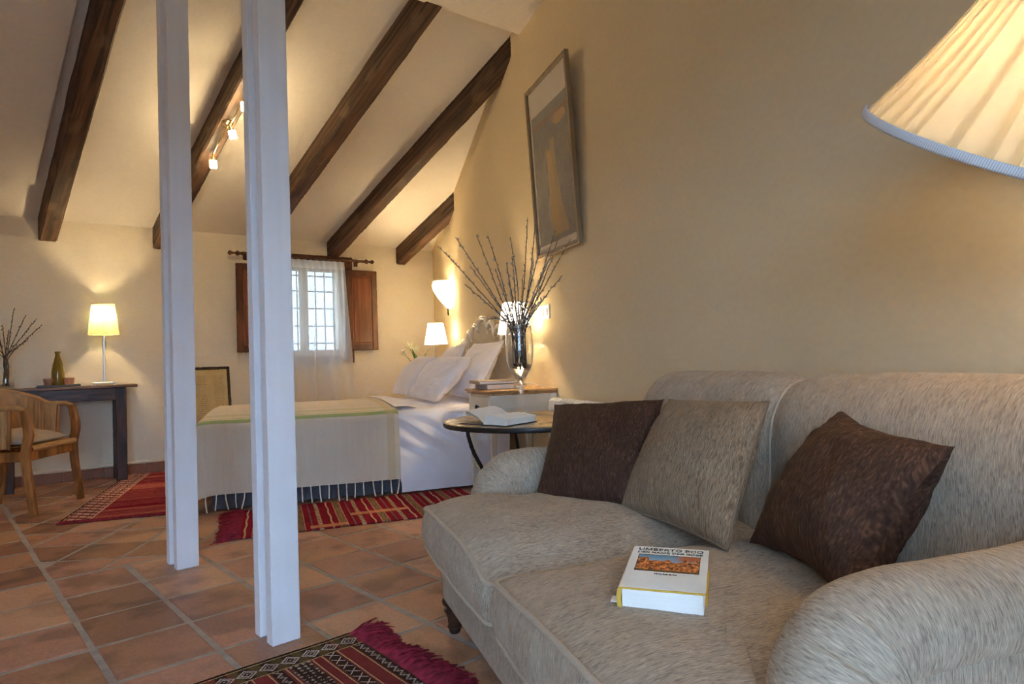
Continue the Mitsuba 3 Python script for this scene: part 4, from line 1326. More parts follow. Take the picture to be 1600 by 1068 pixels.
# ---- things on the desk
K = thing("tray", "flat black tray on the writing desk", "tray")
add(K, join(cbox(-0.445, -0.165, -0.30, -0.14, DESK_Z + .001, DESK_Z + .008, .002), cbox(-0.45, -0.16, -0.305, -0.297, DESK_Z + .001, DESK_Z + .017, .002), cbox(-0.45, -0.16, -0.143, -0.135, DESK_Z + .001, DESK_Z + .017, .002), cbox(-0.45, -0.442, -0.30, -0.14, DESK_Z + .001, DESK_Z + .017, .002), cbox(-0.168, -0.16, -0.30, -0.14, DESK_Z + .001, DESK_Z + .017, .002)), "m_knob", False, M=MB)
K = thing("bottle", "slim olive-amber glass bottle on the black tray", "bottle")
z0 = DESK_Z + 0.009
add(K, lathe([(0, 0), (.040, 0), (.044, .010), (.0455, .06), (.044, .11), (.036, .17), (.024, .215), (.0175, .238), (.0165, .262), (.0205, .266), (.0205, .276), (.016, .278), (.0135, .262), (.0145, .236), (.021, .212), (.033, .168), (.041, .11), (.0425, .06), (.041, .012), (0, .008)], 32, (-0.308, -0.205, z0)), "m_amber", True, M=MB)
for u_, t_ in ((-0.372, "left"), (-0.235, "right")):
    k = thing("tumbler", f"small pink glass tumbler on the tray, {t_} of the bottle", "glass", "pink tumblers on the tray")
    add(k, lathe([(0, 0), (.026, 0), (.029, .006), (.037, .062), (.0345, .062), (.027, .008), (0, .006)], 28, (u_, -0.225, z0)), "m_pink", True, M=MB)


# ---- willow branches: a curved stem with soft catkins
def branch(k, p0, p1, bow, r0, nb, rg, bud, start=0.35, blen=0.011, side_twig=False):
    p0, p1 = np.asarray(p0, float), np.asarray(p1, float)
    m = (p0 + p1) / 2 + bow
    path = bez([p0, p0 * .62 + m * .38 + bow * .1, m, p1 * .6 + m * .4 + bow * .05, p1], 7)
    path = path + np.cumsum(rg.normal(0, 0.0007, path.shape), 0)
    add(k + "__stem", tube(path, np.linspace(r0, r0 * 0.45, len(path)), 5), "m_stem", 60)
    L = len(path)
    ms = []
    for i in range(nb):
        q = start + (1 - start) * (i + rg.uniform(0, .7)) / nb
        x = q * (L - 1)
        a = int(min(x, L - 2))
        pt = path[a] + (path[a + 1] - path[a]) * (x - a)
        tg = path[a + 1] - path[a]
        tg /= np.linalg.norm(tg)
        sd_ = np.cross(tg, rg.normal(0, 1, 3))
        sd_ /= np.linalg.norm(sd_)
        ax_ = tg * 0.8 + sd_ * 0.6
        ax_ /= np.linalg.norm(ax_)
        x_ = np.cross(ax_, [0.3, 0.2, 1.0])
        x_ /= np.linalg.norm(x_)
        bl = blen * rg.uniform(.7, 1.25)
        ms.append(ell(pt + sd_ * r0 * 0.9 + ax_ * bl * .4, (bl * .42, bl * .42, bl * .8), 1, np.column_stack([x_, np.cross(ax_, x_), ax_])))
    add(k + "__catkins", join(*ms), bud, 60, kind="stuff")


K = thing("glass_bottle_vase", "clear glass bottle holding bare twigs at the left end of the desk", "vase")
vc = np.array([-0.640, -0.205, DESK_Z + .001])
add(K, lathe([(0, 0), (.046, 0), (.050, .006), (.051, .05), (.049, .10), (.036, .16), (.024, .20), (.021, .225), (.026, .23), (.0225, .23), (.0185, .222), (.0215, .20), (.033, .158), (.046, .10), (.048, .05), (.047, .010), (0, .008)], 32, vc), "m_glass", True, M=MB)
rg = np.random.default_rng(31)
for i, (du, dw, h) in enumerate([(-.20, -.02, .52), (-.10, .05, .60), (-.06, -.08, .55), (.02, .03, .46), (.055, -.03, .62), (.13, .02, .58), (.20, -.04, .55), (.23, .02, .50), (.14, .0, .38), (-.14, .0, .34), (-.02, .06, .50), (-.17, .04, .44)]):
    k = thing("twig", {4: "tallest budding twig in the clear bottle on the desk", 7: "budding twig leaning farthest right out of the clear bottle on the desk", 8: "short low budding twig on the right of the clear bottle on the desk"}.get(i, "bare budding twig in the clear bottle on the desk"), "branch", "twigs in the bottle on the desk")
    a0 = vc + [rg.uniform(-.02, .02), rg.uniform(-.02, .02), .02]
    nk = vc + [rg.uniform(-.012, .012), rg.uniform(-.012, .012), .225]
    p1 = vc + [du, dw, h]
    Q = [(MB @ np.append(q, 1))[:3] for q in (a0, nk, p1)]
    path = bez([Q[0], Q[1], Q[1] * .5 + Q[2] * .5 + np.array([0, 0, .015]), Q[2]], 7)
    add(k + "__stem", tube(path, np.linspace(.0042, .0020, len(path)), 5), "m_stem", 60)
    ms = []
    for j in range(16):
        x = len(path) * (0.5 + 0.5 * (j + rg.uniform(0, .8)) / 16.8)
        pt = path[int(min(x, len(path) - 1))]
        ms.append(ell(pt + rg.normal(0, .0035, 3), (.0036, .0036, .0065), 1))
    add(k + "__buds", join(*ms), "m_bud_dark", 60, kind="stuff")

# ================================================================== WICKER ARMCHAIR: local x = forward, y = left of the sitter
pF = (B(-0.513, 1.437) + B(-0.219, 0.936)) / 2
axY = B(-0.219, 0.936) - B(-0.513, 1.437)
Wc = float(np.linalg.norm(axY))
axY /= Wc
axX = np.array([axY[1], -axY[0], 0])
MC = frame(pF, axX, axY)
K = thing("armchair", "wicker tub armchair with brown wooden legs beside the writing desk", "chair")
hw = Wc / 2 - 0.022


def sweep_rect(path, w, h, up=(0, 0, 1.0), x_dir=None):
    """Rectangular bar along the path; w along x_dir, h along the other normal."""
    path = np.asarray(path, float)
    w = np.broadcast_to(w, len(path))
    h = np.broadcast_to(h, len(path))
    x_dir = np.asarray(x_dir, float)
    t = np.gradient(path, axis=0)
    t /= np.linalg.norm(t, axis=1, keepdims=True)
    rows = []
    for k in range(len(path)):
        x = x_dir - t[k] * (x_dir @ t[k])
        x /= np.linalg.norm(x)
        y = np.cross(t[k], x)
        c = []
        for a, b in ((-1, -.6), (-.6, -1), (.6, -1), (1, -.6), (1, .6), (.6, 1), (-.6, 1), (-1, .6)):
            c.append(path[k] + x * a * w[k] / 2 + y * b * h[k] / 2)
        rows.append(c)
    v, f = grid(np.array(rows), wrap_v=True)
    n, m = 8, len(path)
    e = [[0, i + 1, i] for i in range(1, 7)]
    e2 = [[(m - 1) * n, (m - 1) * n + i, (m - 1) * n + i + 1] for i in range(1, 7)]
    f = np.vstack([f[:, ::-1], e, e2])
    c = v.mean(0)
    fn = np.cross(v[f[:, 1]] - v[f[:, 0]], v[f[:, 2]] - v[f[:, 0]])
    if ((v[f].mean(1) - c) * fn).sum() < 0:
        f = f[:, ::-1]
    return v, f


for sy in (-1, 1):
    path = bez([(0.030, sy * hw, 0.0), (0.012, sy * hw, 0.14), (-0.010, sy * hw, 0.30), (-0.012, sy * hw, 0.42), (0.004, sy * hw, 0.52), (-0.006, sy * hw, 0.60), (-0.022, sy * hw, 0.675)], 5)
    add(K + "__front_leg", sweep_rect(path, np.interp(np.linspace(0, 1, len(path)), [0, .5, .62, 1], [.040, .052, .054, .046]), 0.042, x_dir=(1, 0, 0)), "m_chair", 30, M=MC)
    path = bez([(-0.505, sy * (hw - .03), 0.0), (-0.475, sy * (hw - .03), 0.15), (-0.455, sy * (hw - .03), 0.30), (-0.455, sy * (hw - .03), 0.42)], 5)
    add(K + "__rear_leg", sweep_rect(path, 0.045, 0.040, x_dir=(1, 0, 0)), "m_chair", 30, M=MC)
    add(K + "__side_rail", cbox(-0.46, -0.01, sy * hw - .014, sy * hw + .014, 0.350, 0.412, .003), "m_chair", False, M=MC)
add(K + "__front_rail", cbox(-0.026, 0.004, -hw, hw, 0.350, 0.412, .003), "m_chair", False, M=MC)
add(K + "__rear_rail", cbox(-0.47, -0.445, -hw + .03, hw - .03, 0.350, 0.412, .003), "m_chair", False, M=MC)
# woven seat with rolled front
prof = [(0.008, 0.405), (0.020, 0.418), (0.016, 0.436), (-0.01, 0.443), (-0.2, 0.438), (-0.46, 0.440)]
P = np.array([[(x, y, z) for y in np.linspace(-hw + .02, hw - .02, 12)] for x, z in bez(prof, 4)])
v, f = grid(P)
add(K + "__woven_seat", (v, f), "m_wicker", True, M=MC, uv=np.column_stack([v[:, 1], np.repeat(np.linspace(0, .5, len(P)), 12)]))
# tub back: from arm post round the back to the other arm post, ribbed
nb, nz = 240, 9
th = np.linspace(-1, 1, nb)


def rim(t):
    """Plan (x, y) and top height of the tub rim, t from -1 to 1."""
    a = np.abs(t)
    sy = np.sign(t)
    x = np.where(a > 0.52, -0.06 - (1 - (a - .52) / .48) * 0.20, 0)
    y = np.where(a > 0.52, hw - .004, 0)
    q = np.clip(a / 0.52, 0, 1) * np.pi / 2
    x = np.where(a <= 0.52, -0.26 - 0.245 * np.cos(q), x)
    y = np.where(a <= 0.52, (hw - .004) * np.sin(q), y)
    z = 0.685 + 0.135 * np.clip(np.cos(np.clip(a / 0.74, 0, 1) * np.pi / 2), 0, 1) ** 1.3
    return x, sy * y, z


x, y, z = rim(th)
ribs = 0.004 * np.abs(np.sin(th * 62))
P = []
for q in np.linspace(0, 1, nz):
    zz_ = 0.43 + (z - 0.43) * q
    lean = 1 + 0.10 * q
    cx = -0.22
    r_ = np.stack([cx + (x - cx) * lean, y * (1 + 0.02 * q)], 1)
    nrm_ = np.gradient(r_, axis=0)
    nrm_ = np.column_stack([nrm_[:, 1], -nrm_[:, 0]])
    nrm_ /= np.linalg.norm(nrm_, axis=1, keepdims=True)
    P.append(np.column_stack([r_ + nrm_ * ribs[:, None], zz_]))
P = np.array(P)
arc = np.concatenate([[0], np.cumsum(np.linalg.norm(np.diff(P[0, :, :2], axis=0), axis=1))])
inner, outer = P.copy(), P.copy()
inner[..., 0] += 0.0
keep = (np.abs(th) < 0.86)
for nm, off in (("__woven_back", 0.0),):
    Q = P[:, keep]
    v, f = grid(Q)
    nq = Q.shape[1]
    w2 = v.copy()
    cxy = np.array([-0.22, 0.0])
    dirc = v[:, :2] - cxy
    w2[:, :2] -= dirc / np.linalg.norm(dirc, axis=1, keepdims=True) * 0.016
    V, F = join((v, f), (w2, f[:, ::-1]))
    uvq = np.column_stack([np.tile(arc[keep], nz), np.repeat(np.linspace(0, .35, nz), nq)])
    add(K + nm, (V, F), "m_wicker", True, M=MC, uv=np.vstack([uvq, uvq]))
top = np.column_stack([-0.22 + (x + 0.22) * 1.10, y * 1.02, z + .006])
post0, post1 = np.array([-0.018, -hw, 0.672]), np.array([-0.018, hw, 0.672])
rail = np.vstack([post0, top[4:-4:6], post1])
v, f = tube(rail, 0.017, 10)
nr_ = len(rail)
ar = np.concatenate([[0], np.cumsum(np.linalg.norm(np.diff(rail, axis=0), axis=1))])
uvr = np.vstack([np.column_stack([np.repeat(ar, 10), np.tile(np.linspace(0, .1, 10), nr_)]), [[0, 0], [ar[-1], 0]]])
add(K + "__arm_rail", (v, f), "m_wicker", True, M=MC, uv=uvr)
for sy in (-1, 1):
    i = np.argmin(np.abs(th - sy * .86))
    add(K + "__back_upright", tube([P[0, i], P[-1, i]], 0.012, 8), "m_chair", 60, M=MC)
# cushion
mat("m_chair_cushion", lambda p, n, uv: mix(lin(150, 132, 112), lin(186, 168, 144), fbm(p.x * 18, p.y * 18, p.z * 18)), 0.85)
q = [(-0.42, -0.215, 0.475), (-0.42, 0.215, 0.475), (-0.015, 0.215, 0.462), (-0.015, -0.215, 0.462)]
q = [(MC @ np.append(p, 1))[:3] for p in q]
k = thing("chair_cushion", "plump beige cushion on the seat of the wicker armchair", "cushion")
mesh, uv = pillow(*q, 0.075, 0.05, 36, 77, wr=0.006)
v, f = mesh
low = (v[:, 2] < 0.452)
v[:, 2] = np.where(low, 0.452 + (v[:, 2] - 0.452) * 0.05, v[:, 2])
add(k + "__cover", (v, f), "m_chair_cushion", True, uv=uv)
add(k + "__seam", tube(edge_cord(*q, 0.05), 0.004, 6, closed=True), "m_book_grey", 60)

# ================================================================== ROUND SIDE TABLE
TZ = 0.610
TC = (2.95, 0.515)
TR_ = 0.445
MT = turned(MG, TC[0], TC[1], 0, 0)
mat("m_table_top", lambda p, n, uv: mix(mix(lin(96, 80, 54), lin(186, 160, 108), smoothstep(0.3, 0.7, fbm(p.x * 9, p.y * 9, 0.0, octaves=4))), lin(60, 48, 36), smoothstep(0.60, 0.72, fbm(p.x * 16 + 4, p.y * 16, 2.0, octaves=3)) * 0.7), 0.22, specular=0.5)
K = thing("side_table", "round iron side table with mottled stone top between sofa and bed", "table")
add(K + "__top", lathe([(0, TZ - .012), (TR_ - .014, TZ - .012), (TR_ - .010, TZ - .004), (TR_ - .012, TZ), (0, TZ)], 96), "m_table_top", 30, M=MT)
add(K + "__rim", lathe([(TR_ - .010, TZ - .022), (TR_, TZ - .022), (TR_ + .003, TZ - .012), (TR_, TZ - .001), (TR_ - .010, TZ - .001), (TR_ - .010, TZ - .022)], 96), "m_iron", 40, M=MT)
for i, an in enumerate((107, -13, 227)):
    a = math.radians(an + 8)
    pts = [(TR_ - .012, TZ - .018), (TR_ - .016, TZ - .045), (TR_ - .045, TZ - .12), (TR_ - .105, TZ - .22), (TR_ - .150, TZ - .34), (TR_ - .165, TZ - .45), (TR_ - .150, TZ - .54), (TR_ - .11, 0.008)]
    p = bez([(r * math.cos(a), r * math.sin(a), z) for r, z in pts], 6)
    add(K + "__leg", tube(p, 0.0085, 8), "m_iron", 60, M=MT)
add(K + "__stretcher", ring_tube(TR_ - .160, 0.16, 0.006, 40), "m_iron", 60, M=MT)

# ---- open book
K = thing("open_book", "open hardback lying face up on the round side table", "book")
# local: x along the spine (away from the viewer), y toward the right-hand page block
ob = np.array([0.55, -0.835])
MO = MG @ np.array([[ob[0], -0.89, 0, 2.775], [ob[1], -0.455, 0, 0.835], [0, 0, 1, TZ + .001], [0, 0, 0, 1.0]])
BL, BW_ = 0.225, 0.150


def page_stack(profile, x0, x1):
    """Closed profile in (y, z) extruded along x."""
    v, f = extrude(Polygon(profile), x1 - x0)
    return np.column_stack([x0 + v[:, 2], v[:, 0], v[:, 1]]), f


rt_ = [(0.002, .004), (BW_ - .006, .004), (BW_ - .004, .030)] + [(BW_ * q, .032 + .010 * math.sin((1 - q) * 2.4) * (1 - q) ** 0.3 if q > 0.02 else .018) for q in np.linspace(0.96, 0.0, 14)]
add(K + "__right_pages", page_stack(rt_, .004, BL - .004), "m_paper", 30, M=MO)
add(K + "__cover", join(cbox(0, BL, 0, BW_, 0, .0032, .001), cbox(0, BL, -.018, 0.0, 0.0, .003, .001), cbox(0, BL, -BW_ - .01, -.016, 0.0, .0032, .001)), "m_book_dark", False, M=MO)
for j, (h, e) in enumerate(((.058, .000), (.052, .004), (.044, .009))):
    t = np.linspace(0, 1, 16)
    y = -.002 - (BW_ - .012 - e) * t
    z = .014 + h * np.sin(np.clip(t * 1.25, 0, 1.6) * 1.25) * (1 - .28 * t)
    P = np.stack([np.column_stack([np.full(16, x_), y, z + (.010 * (x_ / BL) * t)]) for x_ in np.linspace(.005, BL - .005, 8)])
    v, f = grid(P)
    V, F = join((v, f), (v - [0, 0, .0012 + .002 * (j == 2)], f[:, ::-1]))
    add(K + "__page", (V, F), "m_page", True, M=MO)

# ---- goblet vase with willow branches
VS, VD = 3.215, 0.49
MV = turned(MG, VS, VD, TZ + .001)
K = thing("goblet_vase", "tall clear glass goblet vase on the round side table", "vase")
prof_o = [(0, 0), (.058, 0), (.060, .004), (.040, .010), (.018, .018), (.0130, .035), (.0125, .10), (.0135, .155), (.020, .180), (.038, .205), (.058, .232), (.0695, .268), (.0735, .310), (.0735, .36), (.069, .42), (.064, .465)]
prof_i = [(.0618, .465), (.0668, .42), (.0712, .36), (.0710, .310), (.067, .270), (.0555, .236), (.036, .211), (.018, .190), (0, .183)]
add(K + "__glass", lathe(prof_o + prof_i, 64, ), "m_glass", True, M=MV)
wl = 0.262
add(K + "__water", lathe([(0, .1845), (.0172, .1915), (.0352, .2122), (.0545, .2372), (.0636, wl), (0, wl)], 48), "m_water", 30, M=MV)

# tips of the branches relative to the vase foot (s, d, z)
TIPS = [(0.085, 0.406, 0.888), (-0.015, 0.331, 0.922), (0.085, 0.189, 0.959), (-0.115, 0.188, 0.917), (-0.015, 0.066, 0.788), (0.135, -0.016, 0.957), (-0.015, -0.064, 1.033), (-0.165, -0.051, 0.97), (0.085, -0.132, 0.835), (-0.065, -0.207, 0.99), (0.085, -0.282, 0.952), (-0.015, -0.317, 0.928), (-0.115, -0.208, 0.724), (0.035, 0.282, 0.675), (0.085, 0.118, 0.507), (0.135, -0.08, 0.749), (-0.165, -0.078, 0.677), (-0.165, 0.083, 0.804), (0.035, -0.16, 0.894), (-0.165, 0.169, 0.739), (-0.115, -0.155, 0.834), (-0.215, 0.068, 0.574), (0.085, -0.211, 0.815), (0.05, 0.02, 0.70), (-0.09, -0.10, 0.60), (0.10, 0.23, 0.80)]
rg = np.random.default_rng(17)
for i, tp in enumerate(TIPS):
    tp = np.array(tp)
    an = math.atan2(tp[1], tp[0])
    lab = "long willow branch with silver catkins in the goblet vase"
    if i == 0:
        lab = "willow branch leaning farthest out to the left of the goblet vase"
    elif i == 6:
        lab = "tallest willow branch of the goblet vase, standing upright"
    elif i == 11:
        lab = "willow branch of the goblet vase reaching farthest right, in front of the painting"
    elif i == 13:
        lab = "lowest of the willow branches leaning left out of the goblet vase"
    elif i == 12:
        lab = "shorter willow branch leaning right, in front of the light switch"
    k = thing("willow_branch", lab, "branch", "willow branches in the goblet vase")
    sp = rg.uniform(0, 2 * np.pi)
    p0 = np.array([.034 * math.cos(sp), .034 * math.sin(sp), .238 + rg.uniform(0, .015)])
    nk = np.array([tp[0] * .20, tp[1] * .16, .455]) + np.append(rg.normal(0, .010, 2), 0)
    r_ = np.linalg.norm(nk[:2])
    if r_ > .050:
        nk[:2] *= .050 / r_
    mid = nk * .5 + tp * .5 + np.array([0, 0, .012]) + np.append(rg.normal(0, .006, 2), 0)
    Q = [(MV @ np.append(q, 1))[:3] for q in (p0, nk, mid, tp)]
    path = bez(Q, 12)
    path = path + np.cumsum(rg.normal(0, .0006, path.shape), 0) * np.linspace(0, 1, len(path))[:, None]
    L = len(path)
    add(k + "__stem", tube(path, np.linspace(.0034, .0014, L), 5), "m_stem", 60)
    ms = []
    nb = 22
    for j in range(nb):
        x = (0.24 + 0.76 * (j + rg.uniform(0, .7)) / nb) * (L - 1)
        a = int(min(x, L - 2))
        pt = path[a] + (path[a + 1] - path[a]) * (x - a)
        tg = path[a + 1] - path[a]
        tg /= np.linalg.norm(tg)
        sd_ = np.cross(tg, rg.normal(0, 1, 3))
        sd_ /= np.linalg.norm(sd_)
        ax_ = tg * .8 + sd_ * .6
        ax_ /= np.linalg.norm(ax_)
        x_ = np.cross(ax_, [.3, .2, 1.0])
        x_ /= np.linalg.norm(x_)
        bl = .0088 * rg.uniform(.7, 1.25)
        ms.append(ell(pt + sd_ * .004 + ax_ * bl * .3, (bl * .44, bl * .44, bl * .8), 1, np.column_stack([x_, np.cross(ax_, x_), ax_])))
    add(k + "__catkins", join(*ms), "m_bud", 60, kind="stuff")

# ================================================================== RADIATOR behind the side table
K = thing("radiator", "white column radiator on the ochre wall, its end showing above the far cushion", "radiator")
n_, s0_ = 11, 3.06
for i in range(n_):
    x = s0_ + i * 0.060
    poly = Polygon([(.045, .10), (.135, .10), (.135, .60), (.128, .64), (.105, .655), (.075, .655), (.052, .64), (.045, .60)]).buffer(-.006).buffer(.006)
    v, f = extrude(poly, 0.052)
    add(K + "__section", (np.column_stack([x + v[:, 2], v[:, 0], v[:, 1]]), f), "m_radiator", 30, M=MG)
add(K + "__pipe", tube([[s0_ - .03, .09, .14], [s0_ + n_ * .06 + .01, .09, .14]], .018, 10), "m_radiator", 60, M=MG)
add(K + "__pipe", tube([[s0_ - .03, .09, .60], [s0_ + n_ * .06 + .01, .09, .60]], .018, 10), "m_radiator", 60, M=MG)
for x in (s0_ + .12, s0_ + .50):
    add(K + "__bracket", cbox(x - .012, x + .012, 0.0, .06, .28, .30, .002), "m_radiator", False, M=MG)
for x in (s0_ + .06, s0_ + .56):
    add(K + "__foot", cbox(x - .012, x + .02, .06, .12, 0.0, .104, .003), "m_radiator", False, M=MG)

# ================================================================== LIGHT SWITCH
K = thing("light_switch", "white double light switch on the ochre wall right of the bedside lamp", "switch")
add(K + "__plate", cbox(3.945, 4.110, 0.0, 0.010, 1.160, 1.255, .003), "m_plate", False, M=MG)
for a in (3.968, 4.030):
    add(K + "__rocker", cbox(a, a + .054, .008, .015, 1.180, 1.235, .003), "m_plate", False, M=MG)

# ================================================================== FRAMED PICTURE on the right wall
mat("m_picframe", lambda p, n, uv: mix(lin(118, 102, 80), lin(150, 132, 104), fbm(p.x * 30, p.y * 30, p.z * 4)), 0.4)
mat("m_mount", (0.58, 0.52, 0.44), 0.8)


def picture_col(p, n, uv):
    x, y = uv.x, uv.y                     # 0..1 across, 0..1 up
    n1 = fbm(x * 14, y * 22, 0.0)
    bg = mix(lin(84, 88, 90), lin(112, 112, 108), n1)
    # pale speckles to the right of and below the figure shapes
    v1, v2, r = voronoi(x * 34 + n1 * 2, y * 30)
    sp = smoothstep(0.26, 0.12, v1) * smoothstep(0.35, 0.75, r) * smoothstep(0.60, 0.70, x + 0.05 * n1) * smoothstep(0.78, 0.70, y)
    bg = mix(bg, lin(150, 138, 118), sp * 0.8)
    sp2 = smoothstep(0.24, 0.10, v1) * smoothstep(0.6, 0.85, r) * smoothstep(0.26, 0.18, x) * smoothstep(0.5, 0.4, y)
    bg = mix(bg, lin(150, 138, 118), sp2 * 0.7)
    # two leaning pale bands, like folded cloths
    cx = 0.43 + 0.05 * dr.sin(y * 5.0) + 0.10 * smoothstep(0.25, 0.0, y)
    w = 0.075 + 0.06 * smoothstep(0.75, 0.1, y)
    b1 = smoothstep(w, w - 0.03, dr.abs(x - cx)) * smoothstep(0.70, 0.66, y) * smoothstep(0.03, 0.05, y)
    cx2 = 0.57 + 0.03 * dr.sin(y * 6.0 + 1.0) + 0.12 * smoothstep(0.3, 0.0, y)
    b2_ = smoothstep(w, w - 0.03, dr.abs(x - cx2)) * smoothstep(0.76, 0.72, y) * smoothstep(0.03, 0.05, y)
    bg = mix(bg, lin(150, 126, 84), b2_ * 0.9)
    bg = mix(bg, lin(160, 130, 78), b1 * 0.95)
    # a warm oval above, a pale field on top
    e = dr.square((x - 0.78) / 0.17) + dr.square((y - 0.845 - 0.02 * n1) / 0.045)
    bg = mix(bg, lin(158, 124, 76), smoothstep(1.1, 0.9, e))
    bg = mix(bg, lin(120, 78, 58), smoothstep(0.018, 0.006, dr.abs(y - 0.905 + 0.0 * x)))
    return bg


mat("m_picture", picture_col, 0.5)
K = thing("framed_picture", "tall framed picture in blue-grey and gold high on the ochre wall", "picture")
PS0, PS1, PZ0, PZ1 = 3.385, 4.055, 1.560, 2.690
ML_ = MG @ np.array([[1, 0, 0, 0], [0, 1, 0.045, 0.012 - .045 * PZ0], [0, 0, 1, 0], [0, 0, 0, 1.0]])


def bar4(x0, x1, z0, z1, t, y0, y1):
    return [cbox(x0, x0 + t, y0, y1, z0, z1, .003), cbox(x1 - t, x1, y0, y1, z0, z1, .003), cbox(x0 + t, x1 - t, y0, y1, z1 - t, z1, .003), cbox(x0 + t, x1 - t, y0, y1, z0, z0 + t, .003)]


add(K + "__frame", join(*bar4(PS0, PS1, PZ0, PZ1, .026, 0.0, .028)), "m_picframe", False, M=ML_)
add(K + "__mount", cbox(PS0 + .02, PS1 - .02, .004, .010, PZ0 + .02, PZ1 - .02, .001), "m_mount", False, M=ML_)
a0, a1, b0, b1_ = PS0 + .055, PS1 - .055, PZ0 + .075, PZ1 - .20
add(K + "__print", (np.array([[a1, .0115, b0], [a0, .0115, b0], [a0, .0115, b1_], [a1, .0115, b1_]]), np.array([[0, 1, 2, 3]])), "m_picture", True, M=ML_, uv=np.array([[0, 0], [1, 0], [1, 1], [0, 1.0]]))
add(K + "__glazing", (np.array([[PS1 - .02, .016, PZ0 + .02], [PS0 + .02, .016, PZ0 + .02], [PS0 + .02, .016, PZ1 - .02], [PS1 - .02, .016, PZ1 - .02]]), np.array([[0, 1, 2, 3]])), "m_pane", False, M=ML_)
for x in (PS0 + .15, PS1 - .15):
    add(K + "__hanger", cbox(x - .01, x + .01, -.05, .004, PZ1 - .10, PZ1 - .08, .001), "m_iron", False, M=ML_)

# ================================================================== FRAMED PAGE leaning on the back wall beside the bed
mat("m_darkframe", wood_fn(lin(34, 26, 20), lin(58, 44, 32), (30, 30, 30)), 0.35)


def page_text(p, n, uv):
    x, y = uv.x, uv.y
    row = dr.floor(y * 46)
    fy = y * 46 - row
    col = dr.select(x < 0.5, 0.0, 1.0)
    lx = dr.select(x < 0.5, (x - 0.08) / 0.34, (x - 0.60) / 0.32)
    ln = 0.75 + 0.25 * cell_rand(row, col, 3.0)
    ink = smoothstep(0.25, 0.35, fy) * smoothstep(0.75, 0.65, fy) * dr.select((lx > 0) & (lx < ln), 1.0, 0.0) * dr.select((y > 0.06) & (y < 0.93), 1.0, 0.0)
    wrd = smoothstep(0.25, 0.4, noise(lx * 28, row * 7.3, col))
    paper = mix(lin(186, 160, 108), lin(206, 182, 130), fbm(x * 5, y * 7, 0.0))
    return mix(paper, lin(104, 82, 50), ink * wrd * 0.4)


mat("m_pagetext", page_text, 0.7)
K = thing("framed_page", "dark-framed yellowed page of text leaning behind the bed against the back wall", "picture")
# leans: foot on the floor away from the wall, top against it
hgt, wid, wof = 0.93, 0.345, 0.16
lean = math.atan2(wof, hgt)
Mp = MB @ np.array([[1, 0, 0, 0.690], [0, math.cos(lean), math.sin(lean), -wof - .032], [0, -math.sin(lean), math.cos(lean), 0.012], [0, 0, 0, 1.0]])
hh = hgt / math.cos(lean) - 0.02
add(K + "__frame", join(*bar4(0, wid, 0, hh, .024, 0.0, .024)), "m_darkframe", False, M=Mp)
add(K + "__page", (np.array([[.02, .010, .02], [wid - .02, .010, .02], [wid - .02, .010, hh - .02], [.02, .010, hh - .02]]), np.array([[0, 1, 2, 3]])), "m_pagetext", True, M=Mp, uv=np.array([[0, 0], [1, 0], [1, 1], [0, 1.0]]))
add(K + "__backing", cbox(.01, wid - .01, .012, .020, .01, hh - .01, .001), "m_darkframe", False, M=Mp)

# ================================================================== CURTAIN ROD, RINGS AND SHEER CURTAIN
mat("m_stonewall", lambda p, n, uv: mix(lin(150, 148, 140), lin(206, 204, 198), fbm(p.x * 2.2, p.y * 2.2, p.z * 3.0, octaves=4)), 0.9)
add("neighbouring_wall", cbox(-5, 9, 3.6, 3.9, -1.0, 5.2, .02), "m_stonewall", False, M=MB, label="mottled grey stone wall across the lane outside the small window", cat="wall")

K = thing("curtain_rod", "dark turned wooden curtain rod above the window", "curtain rod")
RZ, RW = 2.003, 0.085
rodM = turned(MB, 0, -RW, 0)
add(K + "__rod", tube([[1.165, 0, RZ], [2.395, 0, RZ]], 0.0145, 14), "m_rod", 60, M=rodM)
fin = [(0.0145, 0), (.019, .004), (.019, .012), (.012, .018), (.010, .026), (.020, .036), (.026, .050), (.020, .064), (.010, .072), (.008, .080), (.013, .086), (.010, .094), (.016, .102), (.022, .114), (.021, .124), (.012, .134), (0, .138)]
for u_, sg in ((2.390, 1), (1.170, -1)):
    Mf = rodM @ frame((u_, 0, RZ), (0, 0, 1), (0, -sg, 0) if sg > 0 else (0, 1, 0), (sg, 0, 0))
    if np.linalg.det(Mf[:3, :3]) < 0:
        Mf[:3, 1] *= -1
    add(K + "__finial", lathe(fin, 20), "m_rod", 40, M=Mf)
for u_ in (1.21, 2.35):
    add(K + "__bracket", join(tube([[u_, RW - .004, RZ - .005], [u_, .012, RZ - .012]], .009, 8), cbox(u_ - .02, u_ + .02, RW - .012, RW, RZ - .05, RZ + .03, .004)), "m_rod", 40, M=rodM)
nfold = 11
CU0, CU1 = 1.50, 2.185
for i in range(nfold + 1):
    u_ = CU0 + (CU1 - CU0) * i / nfold
    a = np.linspace(0, 2 * np.pi, 20, endpoint=False)
    add(K + "__ring", tube(np.column_stack([np.full(20, u_) + .003 * np.cos(a), .019 * np.cos(a), RZ - .004 + .019 * np.sin(a)]), .003, 6, closed=True), "m_rod", 60, M=rodM)
K = thing("curtain", "sheer white curtain gathered over the small window", "curtain")
rc = np.random.default_rng(21)
nu, nz = 260, 70
t = np.linspace(0, 1, nu)
zt, zb = RZ - .022, 0.43


